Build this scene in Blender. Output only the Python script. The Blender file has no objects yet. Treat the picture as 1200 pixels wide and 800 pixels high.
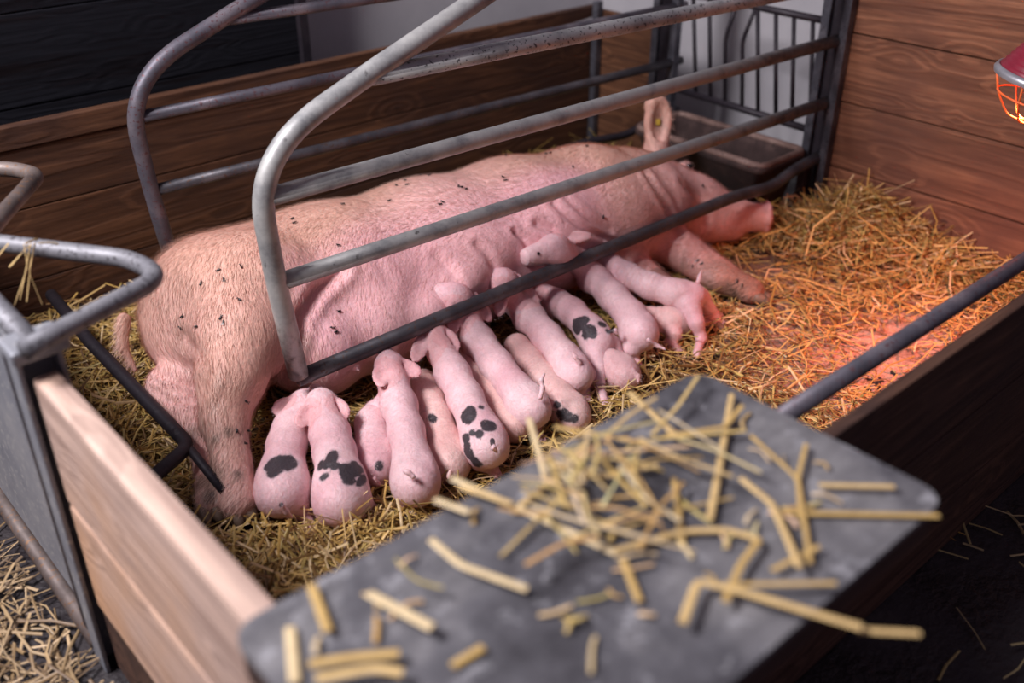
import bpy, math, random
import numpy as np
from mathutils import Vector, Matrix
from mathutils.bvhtree import BVHTree

random.seed(7)
rng = np.random.default_rng(7)
S = bpy.context.scene
COL = S.collection
PI = math.pi

# ------------------------------------------------------------------ camera
YAW, PITCH, F, CAMH = math.radians(48.3), math.radians(30.5), 1167.0, 1.4
fw = Vector((math.cos(YAW) * math.cos(PITCH), math.sin(YAW) * math.cos(PITCH), -math.sin(PITCH)))
rt = fw.cross(Vector((0, 0, 1))).normalized()
up = rt.cross(fw)
camd = bpy.data.cameras.new('camera')
cam = bpy.data.objects.new('camera', camd)
COL.objects.link(cam)
m = Matrix((rt, up, -fw)).transposed().to_4x4()
m.translation = Vector((0, 0, CAMH))
cam.matrix_world = m
camd.sensor_width = 36
camd.lens = 36 * F / 1200
camd.clip_start = 0.05
camd.dof.use_dof = True
camd.dof.focus_distance = 2.25
camd.dof.aperture_fstop = 1.7
S.camera = cam

# ------------------------------------------------------------------ light
S.view_settings.view_transform = 'Standard'
S.view_settings.look = 'None'
S.view_settings.exposure = 0.0
S.view_settings.gamma = 1.0
S.view_settings.use_curve_mapping = False
W = bpy.data.worlds.new('world')
S.world = W
W.use_nodes = True
W.node_tree.nodes['Background'].inputs[0].default_value = (0.50, 0.40, 0.55, 1)
W.node_tree.nodes['Background'].inputs[1].default_value = 0.25


def area(name, loc, target, size, power, color):
    l = bpy.data.lights.new(name, 'AREA')
    l.shape = 'RECTANGLE'
    l.size, l.size_y = size
    l.energy = power
    l.color = color
    o = bpy.data.objects.new(name, l)
    COL.objects.link(o)
    o.location = loc
    o.rotation_euler = (Vector(target) - Vector(loc)).to_track_quat('-Z', 'Y').to_euler()
    return o


area('window_light', (-1.1, 1.9, 3.1), (1.4, 1.5, 0), (1.1, 0.9), 190, (1.0, 0.95, 0.99))


# ------------------------------------------------------------------ helpers
def ray(px, py):
    return rt * (px - 600) + up * (400 - py) + fw * F


def at(px, py, z=None, x=None, y=None):
    """world point seen at a photo pixel, on the plane z= / x= / y="""
    d = ray(px, py)
    if z is not None:
        t = (z - CAMH) / d.z
    elif x is not None:
        t = x / d.x
    else:
        t = y / d.y
    return Vector((0, 0, CAMH)) + d * t


def tag(o, label=None, cat=None, group=None, kind=None):
    if label: o['label'] = label
    if cat: o['category'] = cat
    if group: o['group'] = group
    if kind: o['kind'] = kind
    return o


def empty(name, loc=(0, 0, 0)):
    o = bpy.data.objects.new(name, None)
    o.location = loc
    o.empty_display_size = 0.05
    COL.objects.link(o)
    return o


class MB:
    def __init__(self):
        self.v = []; self.f = []; self.c = []; self.r = 0.0
        self.col = (1, 1, 1)

    def add(self, verts, faces, col=None):
        b = len(self.v)
        self.v += [tuple(p) for p in verts]
        self.f += [tuple(i + b for i in f) for f in faces]
        self.c += [(col or self.col)] * len(verts)

    def box(self, lo, hi, bev=0.0, mat=None):
        self.r = random.random()
        x0, y0, z0 = lo; x1, y1, z1 = hi
        if bev <= 0:
            vs = [(x, y, z) for x in (x0, x1) for y in (y0, y1) for z in (z0, z1)]
            fs = [(0, 1, 3, 2), (4, 6, 7, 5), (0, 4, 5, 1), (2, 3, 7, 6), (0, 2, 6, 4), (1, 5, 7, 3)]
        else:
            import bmesh
            bm = bmesh.new()
            bmesh.ops.create_cube(bm, size=1)
            for v in bm.verts:
                v.co = Vector(((x0 + x1) / 2 + v.co.x * (x1 - x0), (y0 + y1) / 2 + v.co.y * (y1 - y0), (z0 + z1) / 2 + v.co.z * (z1 - z0)))
            bmesh.ops.bevel(bm, geom=bm.edges[:], offset=bev, segments=2, profile=0.5, affect='EDGES')
            bm.verts.index_update()
            vs = [v.co[:] for v in bm.verts]; fs = [[v.index for v in f.verts] for f in bm.faces]
            bm.free()
        if mat is not None:
            vs = [(mat @ Vector(v))[:] for v in vs]
        self.add(vs, fs, (self.r, self.r, self.r))
        return self

    def tube(self, pts, r, seg=12, caps=True, radii=None, flat=None):
        pts = [Vector(p) for p in pts]
        n = len(pts)
        vs = []; fs = []
        prev = None
        for i, p in enumerate(pts):
            t = ((pts[min(i + 1, n - 1)] - p).normalized() + (p - pts[max(i - 1, 0)]).normalized())
            t = t.normalized() if t.length > 1e-6 else Vector((0, 0, 1))
            if prev is None:
                a = t.orthogonal().normalized()
                if flat is not None:
                    a = Vector(flat).cross(t).normalized()
            else:
                a = (prev - t * prev.dot(t)).normalized()
            prev = a
            b = t.cross(a)
            rr = radii[i] if radii else r
            ra, rb = (rr, rr) if flat is None else (rr, rr * 0.35)
            for k in range(seg):
                an = 2 * PI * k / seg
                vs.append(p + a * math.cos(an) * ra + b * math.sin(an) * rb)
        for i in range(n - 1):
            for k in range(seg):
                k2 = (k + 1) % seg
                fs.append((i * seg + k, i * seg + k2, (i + 1) * seg + k2, (i + 1) * seg + k))
        if caps:
            fs.append(tuple(reversed(range(seg))))
            fs.append(tuple((n - 1) * seg + k for k in range(seg)))
        self.add(vs, fs)
        return self

    def lathe(self, prof, origin, axis, seg=40, ripple=None):
        axis = Vector(axis).normalized()
        a = axis.orthogonal().normalized(); b = axis.cross(a)
        vs = []; fs = []
        n = len(prof)
        for i, (r, h) in enumerate(prof):
            for k in range(seg):
                an = 2 * PI * k / seg
                vs.append(Vector(origin) + axis * h + (a * math.cos(an) + b * math.sin(an)) * r)
        for i in range(n - 1):
            for k in range(seg):
                k2 = (k + 1) % seg
                fs.append((i * seg + k, i * seg + k2, (i + 1) * seg + k2, (i + 1) * seg + k))
        self.add(vs, fs)
        return self

    def build(self, name, mat, parent=None, smooth=False, origin=None):
        me = bpy.data.meshes.new(name)
        o0 = Vector(origin) if origin is not None else Vector((0, 0, 0))
        if parent is not None:
            o0 = parent.matrix_world.translation if False else Vector(parent.get('_o', (0, 0, 0)))
        me.from_pydata([tuple(Vector(v) - o0) for v in self.v], [], self.f)
        ca = me.color_attributes.new('col', 'FLOAT_COLOR', 'POINT')
        buf = np.ones((len(self.v), 4), np.float32)
        buf[:, :3] = np.array(self.c, np.float32).reshape(-1, 3)
        ca.data.foreach_set('color', buf.ravel())
        me.materials.append(mat)
        if smooth:
            me.polygons.foreach_set('use_smooth', [True] * len(me.polygons))
        me.update()
        o = bpy.data.objects.new(name, me)
        COL.objects.link(o)
        if parent is not None:
            o.parent = parent
        elif origin is not None:
            o.location = o0
        return o


def root(name, loc, label, cat, group=None, kind=None):
    o = empty(name, loc)
    o['_o'] = tuple(loc)
    return tag(o, label, cat, group, kind)


def arc(pts, rad, n=7):
    """round the corners of a polyline"""
    pts = [Vector(p) for p in pts]
    out = [pts[0]]
    for i in range(1, len(pts) - 1):
        a, b, c = pts[i - 1], pts[i], pts[i + 1]
        r = rad[i - 1] if isinstance(rad, (list, tuple)) else rad
        da = (a - b); dc = (c - b)
        ra = min(r, da.length * .49); rc = min(r, dc.length * .49)
        p0 = b + da.normalized() * ra; p2 = b + dc.normalized() * rc
        for k in range(n + 1):
            t = k / n
            out.append(p0 * (1 - t) ** 2 + b * 2 * t * (1 - t) + p2 * t * t)
    out.append(pts[-1])
    return out


# ------------------------------------------------------------------ materials
def newmat(name):
    mt = bpy.data.materials.new(name)
    mt.use_nodes = True
    nt = mt.node_tree
    bs = nt.nodes['Principled BSDF']
    return mt, nt, bs


def nd(nt, t, **kw):
    n = nt.nodes.new(t)
    for k, v in kw.items():
        if k in n.inputs:
            n.inputs[k].default_value = v
        else:
            setattr(n, k, v)
    return n


def ramp(nt, fac, stops):
    r = nt.nodes.new('ShaderNodeValToRGB')
    e = r.color_ramp.elements
    while len(e) < len(stops):
        e.new(0.5)
    for i, (p, c) in enumerate(stops):
        e[i].position = p
        e[i].color = (*c, 1) if len(c) == 3 else c
    nt.links.new(fac, r.inputs[0])
    return r.outputs[0]


def mixc(nt, fac, a, b, mode='MIX'):
    mx = nt.nodes.new('ShaderNodeMix')
    mx.data_type = 'RGBA'
    mx.blend_type = mode
    for s, v in ((0, fac), (6, a), (7, b)):
        if hasattr(v, 'links'):
            nt.links.new(v, mx.inputs[s])
        elif isinstance(v, (int, float)):
            mx.inputs[s].default_value = v
        else:
            mx.inputs[s].default_value = (*v, 1)
    return mx.outputs[2]


def noise(nt, vec, scale, detail=5, rough=0.55, dist=0.0):
    n = nd(nt, 'ShaderNodeTexNoise')
    n.inputs['Scale'].default_value = scale
    n.inputs['Detail'].default_value = detail
    n.inputs['Roughness'].default_value = rough
    n.inputs['Distortion'].default_value = dist
    if vec is not None:
        nt.links.new(vec, n.inputs['Vector'])
    return n.outputs[0]


def bump(nt, bs, h, strength=0.3, dist=0.01):
    b = nd(nt, 'ShaderNodeBump')
    b.inputs['Strength'].default_value = strength
    b.inputs['Distance'].default_value = dist
    nt.links.new(h, b.inputs['Height'])
    nt.links.new(b.outputs[0], bs.inputs['Normal'])


def coords(nt, scale=(1, 1, 1), rnd=False):
    tc = nd(nt, 'ShaderNodeTexCoord')
    v = tc.outputs['Object']
    if rnd:
        at_ = nd(nt, 'ShaderNodeAttribute', attribute_name='col')
        sc = nd(nt, 'ShaderNodeVectorMath', operation='SCALE')
        sc.inputs['Scale'].default_value = 13.0
        nt.links.new(at_.outputs['Vector'], sc.inputs[0])
        ad = nd(nt, 'ShaderNodeVectorMath', operation='ADD')
        nt.links.new(v, ad.inputs[0]); nt.links.new(sc.outputs[0], ad.inputs[1])
        v = ad.outputs[0]
    mp = nd(nt, 'ShaderNodeMapping')
    mp.inputs['Scale'].default_value = scale
    nt.links.new(v, mp.inputs['Vector'])
    return mp.outputs[0]


def wood(name, axis, dark, mid, light, rough=0.75, stain=None, contrast=1.0, paint=None):
    mt, nt, bs = newmat(name)
    sc = {'x': (0.35, 7, 7), 'y': (7, 0.35, 7)}[axis]
    v = coords(nt, sc, True)
    sc2 = {'x': (2, 30, 30), 'y': (30, 2, 30)}[axis]
    v2 = coords(nt, sc2, True)
    n1 = noise(nt, v, .9, 3, 0.5, .6)
    # knots: 2-D cells in the board's plane; the annual rings swing around them
    kv = coords(nt, {'x': (2.6, 0, 6.5), 'y': (0, 2.6, 6.5)}[axis])
    vo = nd(nt, 'ShaderNodeTexVoronoi'); vo.inputs['Scale'].default_value = 1.25
    nt.links.new(kv, vo.inputs['Vector'])
    kd = nd(nt, 'ShaderNodeMapRange'); kd.inputs['From Min'].default_value = 0; kd.inputs['From Max'].default_value = .42
    kd.inputs['To Min'].default_value = .20; kd.inputs['To Max'].default_value = 0
    nt.links.new(vo.outputs['Distance'], kd.inputs['Value'])
    sm = nd(nt, 'ShaderNodeMath', operation='ADD'); nt.links.new(n1, sm.inputs[0]); nt.links.new(kd.outputs[0], sm.inputs[1])
    mu = nd(nt, 'ShaderNodeMath', operation='MULTIPLY'); mu.inputs[1].default_value = 80
    nt.links.new(sm.outputs[0], mu.inputs[0])
    si = nd(nt, 'ShaderNodeMath', operation='SINE'); nt.links.new(mu.outputs[0], si.inputs[0])
    n2 = noise(nt, v2, 3, 6, 0.7)
    n5 = noise(nt, v, 3, 6, .7)
    base = ramp(nt, n5, [(0.3, dark), (0.5, mid), (0.7, light)])
    ring = ramp(nt, si.outputs[0], [(0.0, (.62, .58, .57)), (0.5, (1, 1, 1)), (1.0, (1.08, 1.05, 1.0))])
    c = mixc(nt, 0.75 * contrast, base, ring, 'MULTIPLY')
    fine = ramp(nt, n2, [(0.32, (.55, .52, .52)), (0.6, (1.08, 1.08, 1.08))])
    c = mixc(nt, 0.85 * contrast, c, fine, 'MULTIPLY')
    kn = ramp(nt, vo.outputs['Distance'], [(0.035, (1, 1, 1)), (0.075, (0, 0, 0))])
    c = mixc(nt, kn, c, tuple(x * .25 for x in dark))
    # broad dirt
    if stain:
        n3 = noise(nt, coords(nt, (1, 1, 1)), 2.2, 5, 0.6)
        c = mixc(nt, ramp(nt, n3, [(0.42, (0, 0, 0)), (0.68, (.75, .75, .75))]), c, stain)
    if paint:
        n4 = noise(nt, coords(nt, sc), 2.0, 8, 0.75)
        c = mixc(nt, ramp(nt, n4, [(0.50, (1, 1, 1)), (0.60, (0, 0, 0))]), c, paint)
    nt.links.new(c, bs.inputs['Base Color'])
    bs.inputs['Roughness'].default_value = rough
    bs.inputs['Specular IOR Level'].default_value = 0.12 if paint else 0.3
    ad = nd(nt, 'ShaderNodeMath', operation='MULTIPLY_ADD'); ad.inputs[1].default_value = 0.35
    nt.links.new(si.outputs[0], ad.inputs[0]); nt.links.new(n2, ad.inputs[2])
    bump(nt, bs, ad.outputs[0], 0.35, 0.004)
    return mt


def metal(name, c1, c2, c3, rough=0.45, speck=(0.04, 0.035, 0.04), metallic=0.5, scale=1.0):
    mt, nt, bs = newmat(name)
    v = coords(nt)
    n1 = noise(nt, v, 9 * scale, 6, 0.6)
    c = ramp(nt, n1, [(0.32, c1), (0.5, c2), (0.7, c3)])
    n2 = noise(nt, v, 120 * scale, 2, 0.5)
    c = mixc(nt, ramp(nt, n2, [(0.60, (0, 0, 0)), (0.66, (.85, .85, .85))]), c, speck)
    n3 = noise(nt, v, 150, 3, 0.6)
    nt.links.new(c, bs.inputs['Base Color'])
    bs.inputs['Metallic'].default_value = metallic
    nt.links.new(ramp(nt, n1, [(0.3, (rough + .18,) * 3), (0.7, (rough - .05,) * 3)]), bs.inputs['Roughness'])
    bump(nt, bs, n3, 0.15, 0.002)
    return mt


M_plaster, nt, bs = newmat('plaster')
n = noise(nt, coords(nt), 2.5, 6, 0.6)
nt.links.new(ramp(nt, n, [(0.3, (.42, .41, .44)), (0.7, (.56, .54, .56))]), bs.inputs['Base Color'])
bs.inputs['Roughness'].default_value = 0.9
bump(nt, bs, noise(nt, coords(nt), 30, 5), 0.3, 0.004)

M_wood_back = wood('old_brown_wood', 'x', (.060, .026, .015), (.125, .055, .028), (.19, .088, .045), stain=(.045, .022, .018))
M_wood_right = wood('warm_pine_boards', 'y', (.17, .068, .038), (.30, .13, .07), (.42, .19, .105), stain=(.13, .055, .038))
M_wood_side = wood('brown_side_boards', 'y', (.08, .035, .02), (.16, .07, .035), (.24, .11, .055))
M_wood_left = wood('pale_worn_pine', 'y', (.38, .25, .20), (.56, .40, .33), (.70, .51, .42), stain=(.60, .33, .17), contrast=.6)
M_wood_front = wood('dark_dirty_wood', 'x', (.055, .030, .024), (.11, .055, .036), (.17, .09, .055), stain=(.045, .027, .025))
M_panel = wood('blue_grey_worn_paint_shaded', 'x', (.005, .004, .006), (.009, .006, .008), (.015, .010, .011), rough=.95, paint=(.011, .011, .015))  # worn blue-grey paint, taken near black to hold the panel's shade
M_galv = metal('galvanised_tube', (.26, .265, .27), (.43, .435, .43), (.58, .58, .56), .45, metallic=.3)
M_tube_dark = metal('darkened_tube', (.035, .033, .042), (.07, .065, .075), (.14, .13, .14), .45, speck=(.09, .045, .03), metallic=.4)
M_tube_far = metal('scuffed_tube', (.07, .068, .085), (.13, .12, .145), (.24, .21, .23), .42, speck=(.12, .05, .055), metallic=.45)
M_tube_worn = metal('worn_brown_tube', (.07, .05, .045), (.14, .11, .10), (.25, .20, .18), .5, speck=(.22, .11, .05), metallic=.35)
M_loop = metal('dull_grey_tube', (.12, .12, .135), (.20, .20, .22), (.30, .30, .32), .5, metallic=.3)
M_black = metal('black_iron', (.016, .012, .018), (.026, .020, .028), (.05, .04, .048), .5, metallic=.3)
M_post = metal('grey_post_steel', (.05, .05, .062), (.09, .09, .11), (.2, .2, .23), .45, speck=(.03, .025, .03), metallic=.5)
M_sheet = metal('grey_sheet_steel', (.17, .18, .21), (.24, .25, .28), (.31, .32, .35), .5, speck=(.4, .4, .4), metallic=.3, scale=.6)
M_trough = metal('rusty_brown_trough', (.025, .014, .013), (.045, .024, .022), (.09, .05, .042), .8, speck=(.02, .012, .01), metallic=.1)
M_rim = metal('worn_trough_rim', (.10, .055, .045), (.19, .115, .095), (.30, .20, .17), .6, speck=(.05, .03, .03), metallic=.1)
M_feed, nt, bs = newmat('wet_feed')
n = noise(nt, coords(nt), 40, 6, .7)
nt.links.new(ramp(nt, n, [(0.35, (.010, .006, .006)), (0.6, (.025, .014, .013)), (.75, (.09, .055, .045))]), bs.inputs['Base Color'])
bs.inputs['Roughness'].default_value = 0.6
bump(nt, bs, n, 0.8, 0.01)


def plain(name, col, rough=.5, metallic=0., spec=.5, emit=None, es=0):
    mt, nt, bs = newmat(name)
    n = noise(nt, coords(nt), 40, 4)
    c = ramp(nt, n, [(0.3, tuple(x * .85 for x in col)), (0.7, tuple(min(1, x * 1.1) for x in col))])
    nt.links.new(c, bs.inputs['Base Color'])
    bs.inputs['Roughness'].default_value = rough
    bs.inputs['Metallic'].default_value = metallic
    bs.inputs['Specular IOR Level'].default_value = spec
    if emit:
        bs.inputs['Emission Color'].default_value = (*emit, 1)
        bs.inputs['Emission Strength'].default_value = es
    return mt


def floor_mat():
    mt, nt, bs = newmat('damp_concrete')
    v = coords(nt)
    n1 = noise(nt, v, 6, 8, .65)
    n2 = noise(nt, v, 45, 5, .6)
    c = ramp(nt, n1, [(0.35, (.012, .009, .011)), (0.6, (.032, .025, .028)), (.75, (.06, .05, .048))])
    nt.links.new(c, bs.inputs['Base Color'])
    nt.links.new(ramp(nt, n1, [(0.4, (.35,) * 3), (0.6, (.8,) * 3)]), bs.inputs['Roughness'])
    bump(nt, bs, n2, .6, .01)
    return mt


def bed_mat():
    mt, nt, bs = newmat('trodden_bedding')
    v = coords(nt)
    n1 = noise(nt, v, 5, 6, .6)
    n2 = noise(nt, v, 90, 5, .7)
    ca = nd(nt, 'ShaderNodeAttribute', attribute_name='col')
    c = mixc(nt, 1.0, ca.outputs['Color'], ramp(nt, n2, [(0.3, (.45, .42, .4)), (0.65, (1.2, 1.2, 1.2))]), 'MULTIPLY')
    c = mixc(nt, ramp(nt, n1, [(0.45, (0, 0, 0)), (0.7, (.6, .6, .6))]), c, (.07, .035, .02))
    nt.links.new(c, bs.inputs['Base Color'])
    bs.inputs['Roughness'].default_value = .9
    bump(nt, bs, n2, .8, .01)
    return mt


def straw_mat(name, spec=.35):
    mt, nt, bs = newmat(name)
    ca = nd(nt, 'ShaderNodeAttribute', attribute_name='col')
    n = noise(nt, coords(nt), 60, 3)
    c = mixc(nt, .6, ca.outputs['Color'], ramp(nt, n, [(0.3, (.75, .72, .7)), (0.7, (1.1, 1.1, 1.1))]), 'MULTIPLY')
    nt.links.new(c, bs.inputs['Base Color'])
    bs.inputs['Roughness'].default_value = .45
    bs.inputs['Specular IOR Level'].default_value = spec
    return mt


def skin_mat(name, hairy):
    mt, nt, bs = newmat(name)
    ca = nd(nt, 'ShaderNodeAttribute', attribute_name='col')
    v = coords(nt)
    n1 = noise(nt, v, 14 if hairy else 30, 5, .6)
    n2 = noise(nt, v, 130 if hairy else 160, 4, .6)
    c = mixc(nt, .8, ca.outputs['Color'], ramp(nt, n1, [(0.3, (.86, .80, .80)), (0.7, (1.08, 1.06, 1.06))]), 'MULTIPLY')
    c = mixc(nt, .6, c, ramp(nt, n2, [(0.3, (.86, .8, .8)), (0.6, (1.03, 1.03, 1.03))]), 'MULTIPLY')
    nt.links.new(c, bs.inputs['Base Color'])
    bs.inputs['Roughness'].default_value = .55 if hairy else .5
    bs.inputs['Specular IOR Level'].default_value = .35
    bs.inputs['Subsurface Weight'].default_value = .18 if hairy else .3
    bs.inputs['Subsurface Radius'].default_value = (1.0, .35, .25)
    bs.inputs['Subsurface Scale'].default_value = .012
    # fine folds
    wv = noise(nt, coords(nt, (9, 2.5, 4) if hairy else (14, 14, 14)), 3.5, 4, .6, 1.5)
    ad = nd(nt, 'ShaderNodeMath', operation='MULTIPLY_ADD'); ad.inputs[1].default_value = 1.0 if hairy else 2.2
    nt.links.new(wv, ad.inputs[0]); nt.links.new(n2, ad.inputs[2])
    bump(nt, bs, ad.outputs[0], .35, .006 if hairy else .0035)
    return mt


M_sow = skin_mat('sow_skin', True)
M_pig = skin_mat('piglet_skin', False)
M_straw = straw_mat('straw')
M_hair, nt, bs = newmat('blond_bristle')
ca = nd(nt, 'ShaderNodeAttribute', attribute_name='col')
nt.links.new(ca.outputs['Color'], bs.inputs['Base Color'])
bs.inputs['Roughness'].default_value = .4
M_hoof = plain('hoof_horn', (.20, .14, .10), .5)
M_eye = plain('dark_eye', (.01, .008, .01), .08)
M_fly = plain('fly_black', (.008, .008, .01), .35)

# ------------------------------------------------------------------ setting
XR, YN, YG, YB = 2.93, 1.71, 2.37, 2.785
XL, YF, TOP = 0.31, 0.575, 0.60


def struct(name, mb, mat):
    return tag(mb.build(name, mat), kind='structure')


b = MB(); b.add([(-2.5, -2, 0), (4.2, -2, 0), (4.2, 3.6, 0), (-2.5, 3.6, 0), (-2.5, -2, -.1), (4.2, -2, -.1), (4.2, 3.6, -.1), (-2.5, 3.6, -.1)],
                [(0, 1, 2, 3), (7, 6, 5, 4), (0, 4, 5, 1), (1, 5, 6, 2), (2, 6, 7, 3), (3, 7, 4, 0)])
struct('floor', b, floor_mat())
struct('wall_back', MB().box((-2.5, 3.2, 0), (3.5, 3.35, 2.6)), M_plaster)
struct('wall_far', MB().box((3.40, 1.60, 0), (3.5, 3.2, 2.6)), M_plaster)
b = MB()
seams = [0.0, .205, .425, .645, .865, 1.085, 1.305]
for i in range(6):
    b.box((XR + .002 * (i % 2), .2, seams[i] + .002), (XR + .03, 1.70, seams[i + 1] - .003), .002)
b.box((XR + .03, .2, 0), (XR + .05, 1.70, 1.3))
struct('wall_right', b, M_wood_right)

# worn panel behind the partition, its shade painted into the board colour
px = at(357, 60, y=3.06).x
b = MB()
for k in range(6):
    b.box((-1.6, 3.06 + .002 * (k % 2), .0 + k * .26), (px, 3.09, .257 + k * .26), .003)
pn = root('painted_panel', (0, 3.06, 0), 'blue-grey worn painted board panel, darkened by painted-in shade, standing behind the back partition', 'panel')
b.build('board', M_panel, pn)
MB().box((px - .02, 3.04, 0), (px + .015, 3.095, 1.56), .003).build('edge_strip', M_black, pn)

# back partition
bp = root('wooden_partition', (1.2, YB, 0), 'long brown wooden partition behind the sow, with a thin top board', 'partition')
zs = [0, .115, .325, .493]
for i in range(3):
    MB().box((-.35, YB, zs[i] + .002), (2.925, YB + .025, zs[i + 1] - .002), .002).build('board', M_wood_back, bp)
MB().box((-.35, YB - .006, .494), (2.60, YB + .028, .556), .003).build('top_board', M_wood_back, bp)
tb = MB()
tb.add([(2.60, YB - .006, .494), (2.60, YB + .028, .494), (2.60, YB - .006, .556), (2.60, YB + .028, .556),
        (2.925, YB - .006, .518), (2.925, YB + .028, .518), (2.925, YB - .006, .556), (2.925, YB + .028, .556)],
       [(0, 2, 3, 1), (4, 5, 7, 6), (0, 4, 6, 2), (1, 3, 7, 5), (2, 6, 7, 3), (0, 1, 5, 4)], (.3, .3, .3))
tb.build('top_board', M_wood_back, bp)
MB().box((2.895, YB - .035, 0), (2.925, YB - .006, .575), .002).build('corner_post', M_post, bp)
# short partition at the head end
sp = root('wooden_partition', (XR + .02, 2.6, 0), 'short brown board partition between the corner and the far gate post', 'partition')
for z0, z1 in ((0, .11), (.114, .325), (.329, .54)):
    MB().box((XR, 2.49, z0), (XR + .025, 2.79, z1), .002).build('board', M_wood_side, sp)


# ------------------------------------------------------------------ gates
def gate(Y, label, mats, name='crate_gate'):
    sx = (0.0 if Y == YN else 0.025)
    def q(x, z): return (x + sx, Y, z)
    g = root(name, (1.9, Y, 0), label, 'gate', None)
    fr = MB()
    main = [q(2.05, 1.17), q(1.149, .845), q(.93, .76), q(.855, .655), q(.865, .45), q(.889, .212)]
    fr.tube(arc(main, [.02, .10, .07, .08, .0]), .0225 if Y == YN else .020, 16)
    fr.build('frame_tube', mats[0], g, True)
    rails = [(1.14, .832, 2.93, .797, .0165), (.855, .640, 2.93, .618, .0165), (.868, .450, 2.93, .418, .0165)]
    for i, (x0, z0, x1, z1, r) in enumerate(rails):
        r = .0195 if Y == YN else .0150
        MB().tube([q(x0 + (x1 - x0) * t, z0 + (z1 - z0) * t) for t in (0, .25, .5, .75, 1)], r, 16).build('rail', mats[1 + i], g, True)
    low = [q(.886, .205), q(1.5, .212), q(2.45, .212), q(2.66, .190), q(2.76, .218), q(2.93, .234)]
    MB().tube(arc(low, .06), .0190 if Y == YN else .015, 16).build('rail', mats[4], g, True)
    return g


def wornmat(axis=(0, .6), lo=.55, hi=1.0):
    """tube that turns from clean galvanised at the left to dirty brown at the feeding end"""
    mt, nt, bs = newmat('part_worn_tube')
    tc = nd(nt, 'ShaderNodeTexCoord')
    sx = nd(nt, 'ShaderNodeSeparateXYZ'); nt.links.new(tc.outputs['Object'], sx.inputs[0])
    v = coords(nt)
    n1 = noise(nt, v, 14, 6, .65)
    n2 = noise(nt, v, 45, 4, .6)
    f = nd(nt, 'ShaderNodeMath', operation='MULTIPLY_ADD'); f.inputs[1].default_value = axis[1]
    nt.links.new(sx.outputs[axis[0]], f.inputs[0]); nt.links.new(n1, f.inputs[2])
    a = ramp(nt, n1, [(0.32, (.24, .245, .25)), (0.5, (.42, .42, .41)), (0.7, (.56, .56, .53))])
    bb = ramp(nt, n2, [(0.38, (.05, .04, .042)), (0.55, (.11, .09, .085)), (0.75, (.24, .14, .09))])
    c = mixc(nt, ramp(nt, f.outputs[0], [(lo, (0, 0, 0)), (hi, (.95, .95, .95))]), a, bb)
    c = mixc(nt, ramp(nt, n2, [(0.66, (0, 0, 0)), (0.74, (.8, .8, .8))]), c, (.04, .03, .03))
    nt.links.new(c, bs.inputs['Base Color'])
    bs.inputs['Metallic'].default_value = .35
    bs.inputs['Roughness'].default_value = .5
    bump(nt, bs, n2, .2, .002)
    return mt


M_part = wornmat()
M_frame = wornmat((2, -1.6), .0, .16)
gate(YN, 'near galvanised tube gate with a bent left end, in front of the sow', [M_frame, M_galv, M_part, M_part, M_tube_dark])
gate(YG, 'far dark tube gate with a bent left end, behind the sow', [M_tube_far, M_tube_far, M_tube_far, M_tube_dark, M_black])


def post(Y0, Y1, label, Z=1.15):
    g = root('gate_post', (XR - .02, (Y0 + Y1) / 2, 0), label, 'post')
    MB().box((XR - .037, Y0, 0), (XR - .002, Y0 + .028, Z), .003).build('front_flange', M_post, g)
    MB().box((XR - .032, Y1 - .03, 0), (XR - .002, Y1, Z), .003).build('back_flange', M_post, g)
    MB().box((XR - .012, Y0 + .026, 0), (XR - .003, Y1 - .028, Z)).build('web', M_black, g)
    return g


post(1.672, 1.775, 'near steel gate post between the wooden wall and the barred grate')
post(2.355, 2.475, 'far steel gate post between the barred grate and the short partition')

# barred grate at the head end
gr = root('bar_grate', (XR, 2.07, .3), 'black barred grate above the feed trough, two of its bars bent', 'grate')
MB().tube([(XR, 1.78, .305), (XR, 2.35, .318)], .013, 10).build('bottom_rail', M_black, gr, True)
MB().tube([(XR, 1.78, .665), (XR, 2.0, .665), (XR, 2.2, .67), (XR, 2.35, .66)], .012, 10).build('top_rail', M_black, gr, True)
bars = [((812, 0), (816, 108)), ((831, 0), (833, 113)), ((864, 0), (850, 45), (850, 118)), ((887, 0), (870, 48), (870, 124)),
        ((889, 0), (889, 128)), ((911, 0), (910, 132)), ((933, 0), (929, 138)), ((956, 0), (950, 145))]
for bb in bars:
    pts = [at(*p, x=XR) for p in bb]
    t0 = pts[0] + Vector((0, 0, 0)); t0.z = .665
    pts = [t0] + pts[1:]
    pts[-1].z = .31
    MB().tube(arc(pts, .03) if len(pts) > 2 else pts, .0075, 8).build('bar', M_black, gr, True)

# feed trough
tr = root('feed_trough', (2.75, 2.0, 0), 'rusty brown metal feed trough in the corner before the barred grate', 'trough')
x0, x1, y0, y1, zt = 2.625, 2.885, 1.735, 2.30, .25
b = MB()
def rr(x0, x1, y0, y1, z, r=.03, n=5):
    out = []
    for cx, cy, a0 in ((x1 - r, y1 - r, 0), (x0 + r, y1 - r, PI / 2), (x0 + r, y0 + r, PI), (x1 - r, y0 + r, 1.5 * PI)):
        for k in range(n + 1):
            a = a0 + k * PI / 2 / n
            out.append((cx + r * math.cos(a), cy + r * math.sin(a), z))
    return out
rings = [rr(x0 + .07, x1 - .02, y0 + .07, y1 - .05, .01), rr(x0 + .012, x1 - .005, y0 + .012, y1 - .012, zt - .03), rr(x0, x1, y0, y1, zt - .022),
         rr(x0, x1, y0, y1, zt), rr(x0 + .022, x1 - .022, y0 + .022, y1 - .022, zt), rr(x0 + .03, x1 - .03, y0 + .03, y1 - .03, zt - .03), rr(x0 + .08, x1 - .06, y0 + .08, y1 - .08, .06)]
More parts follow.
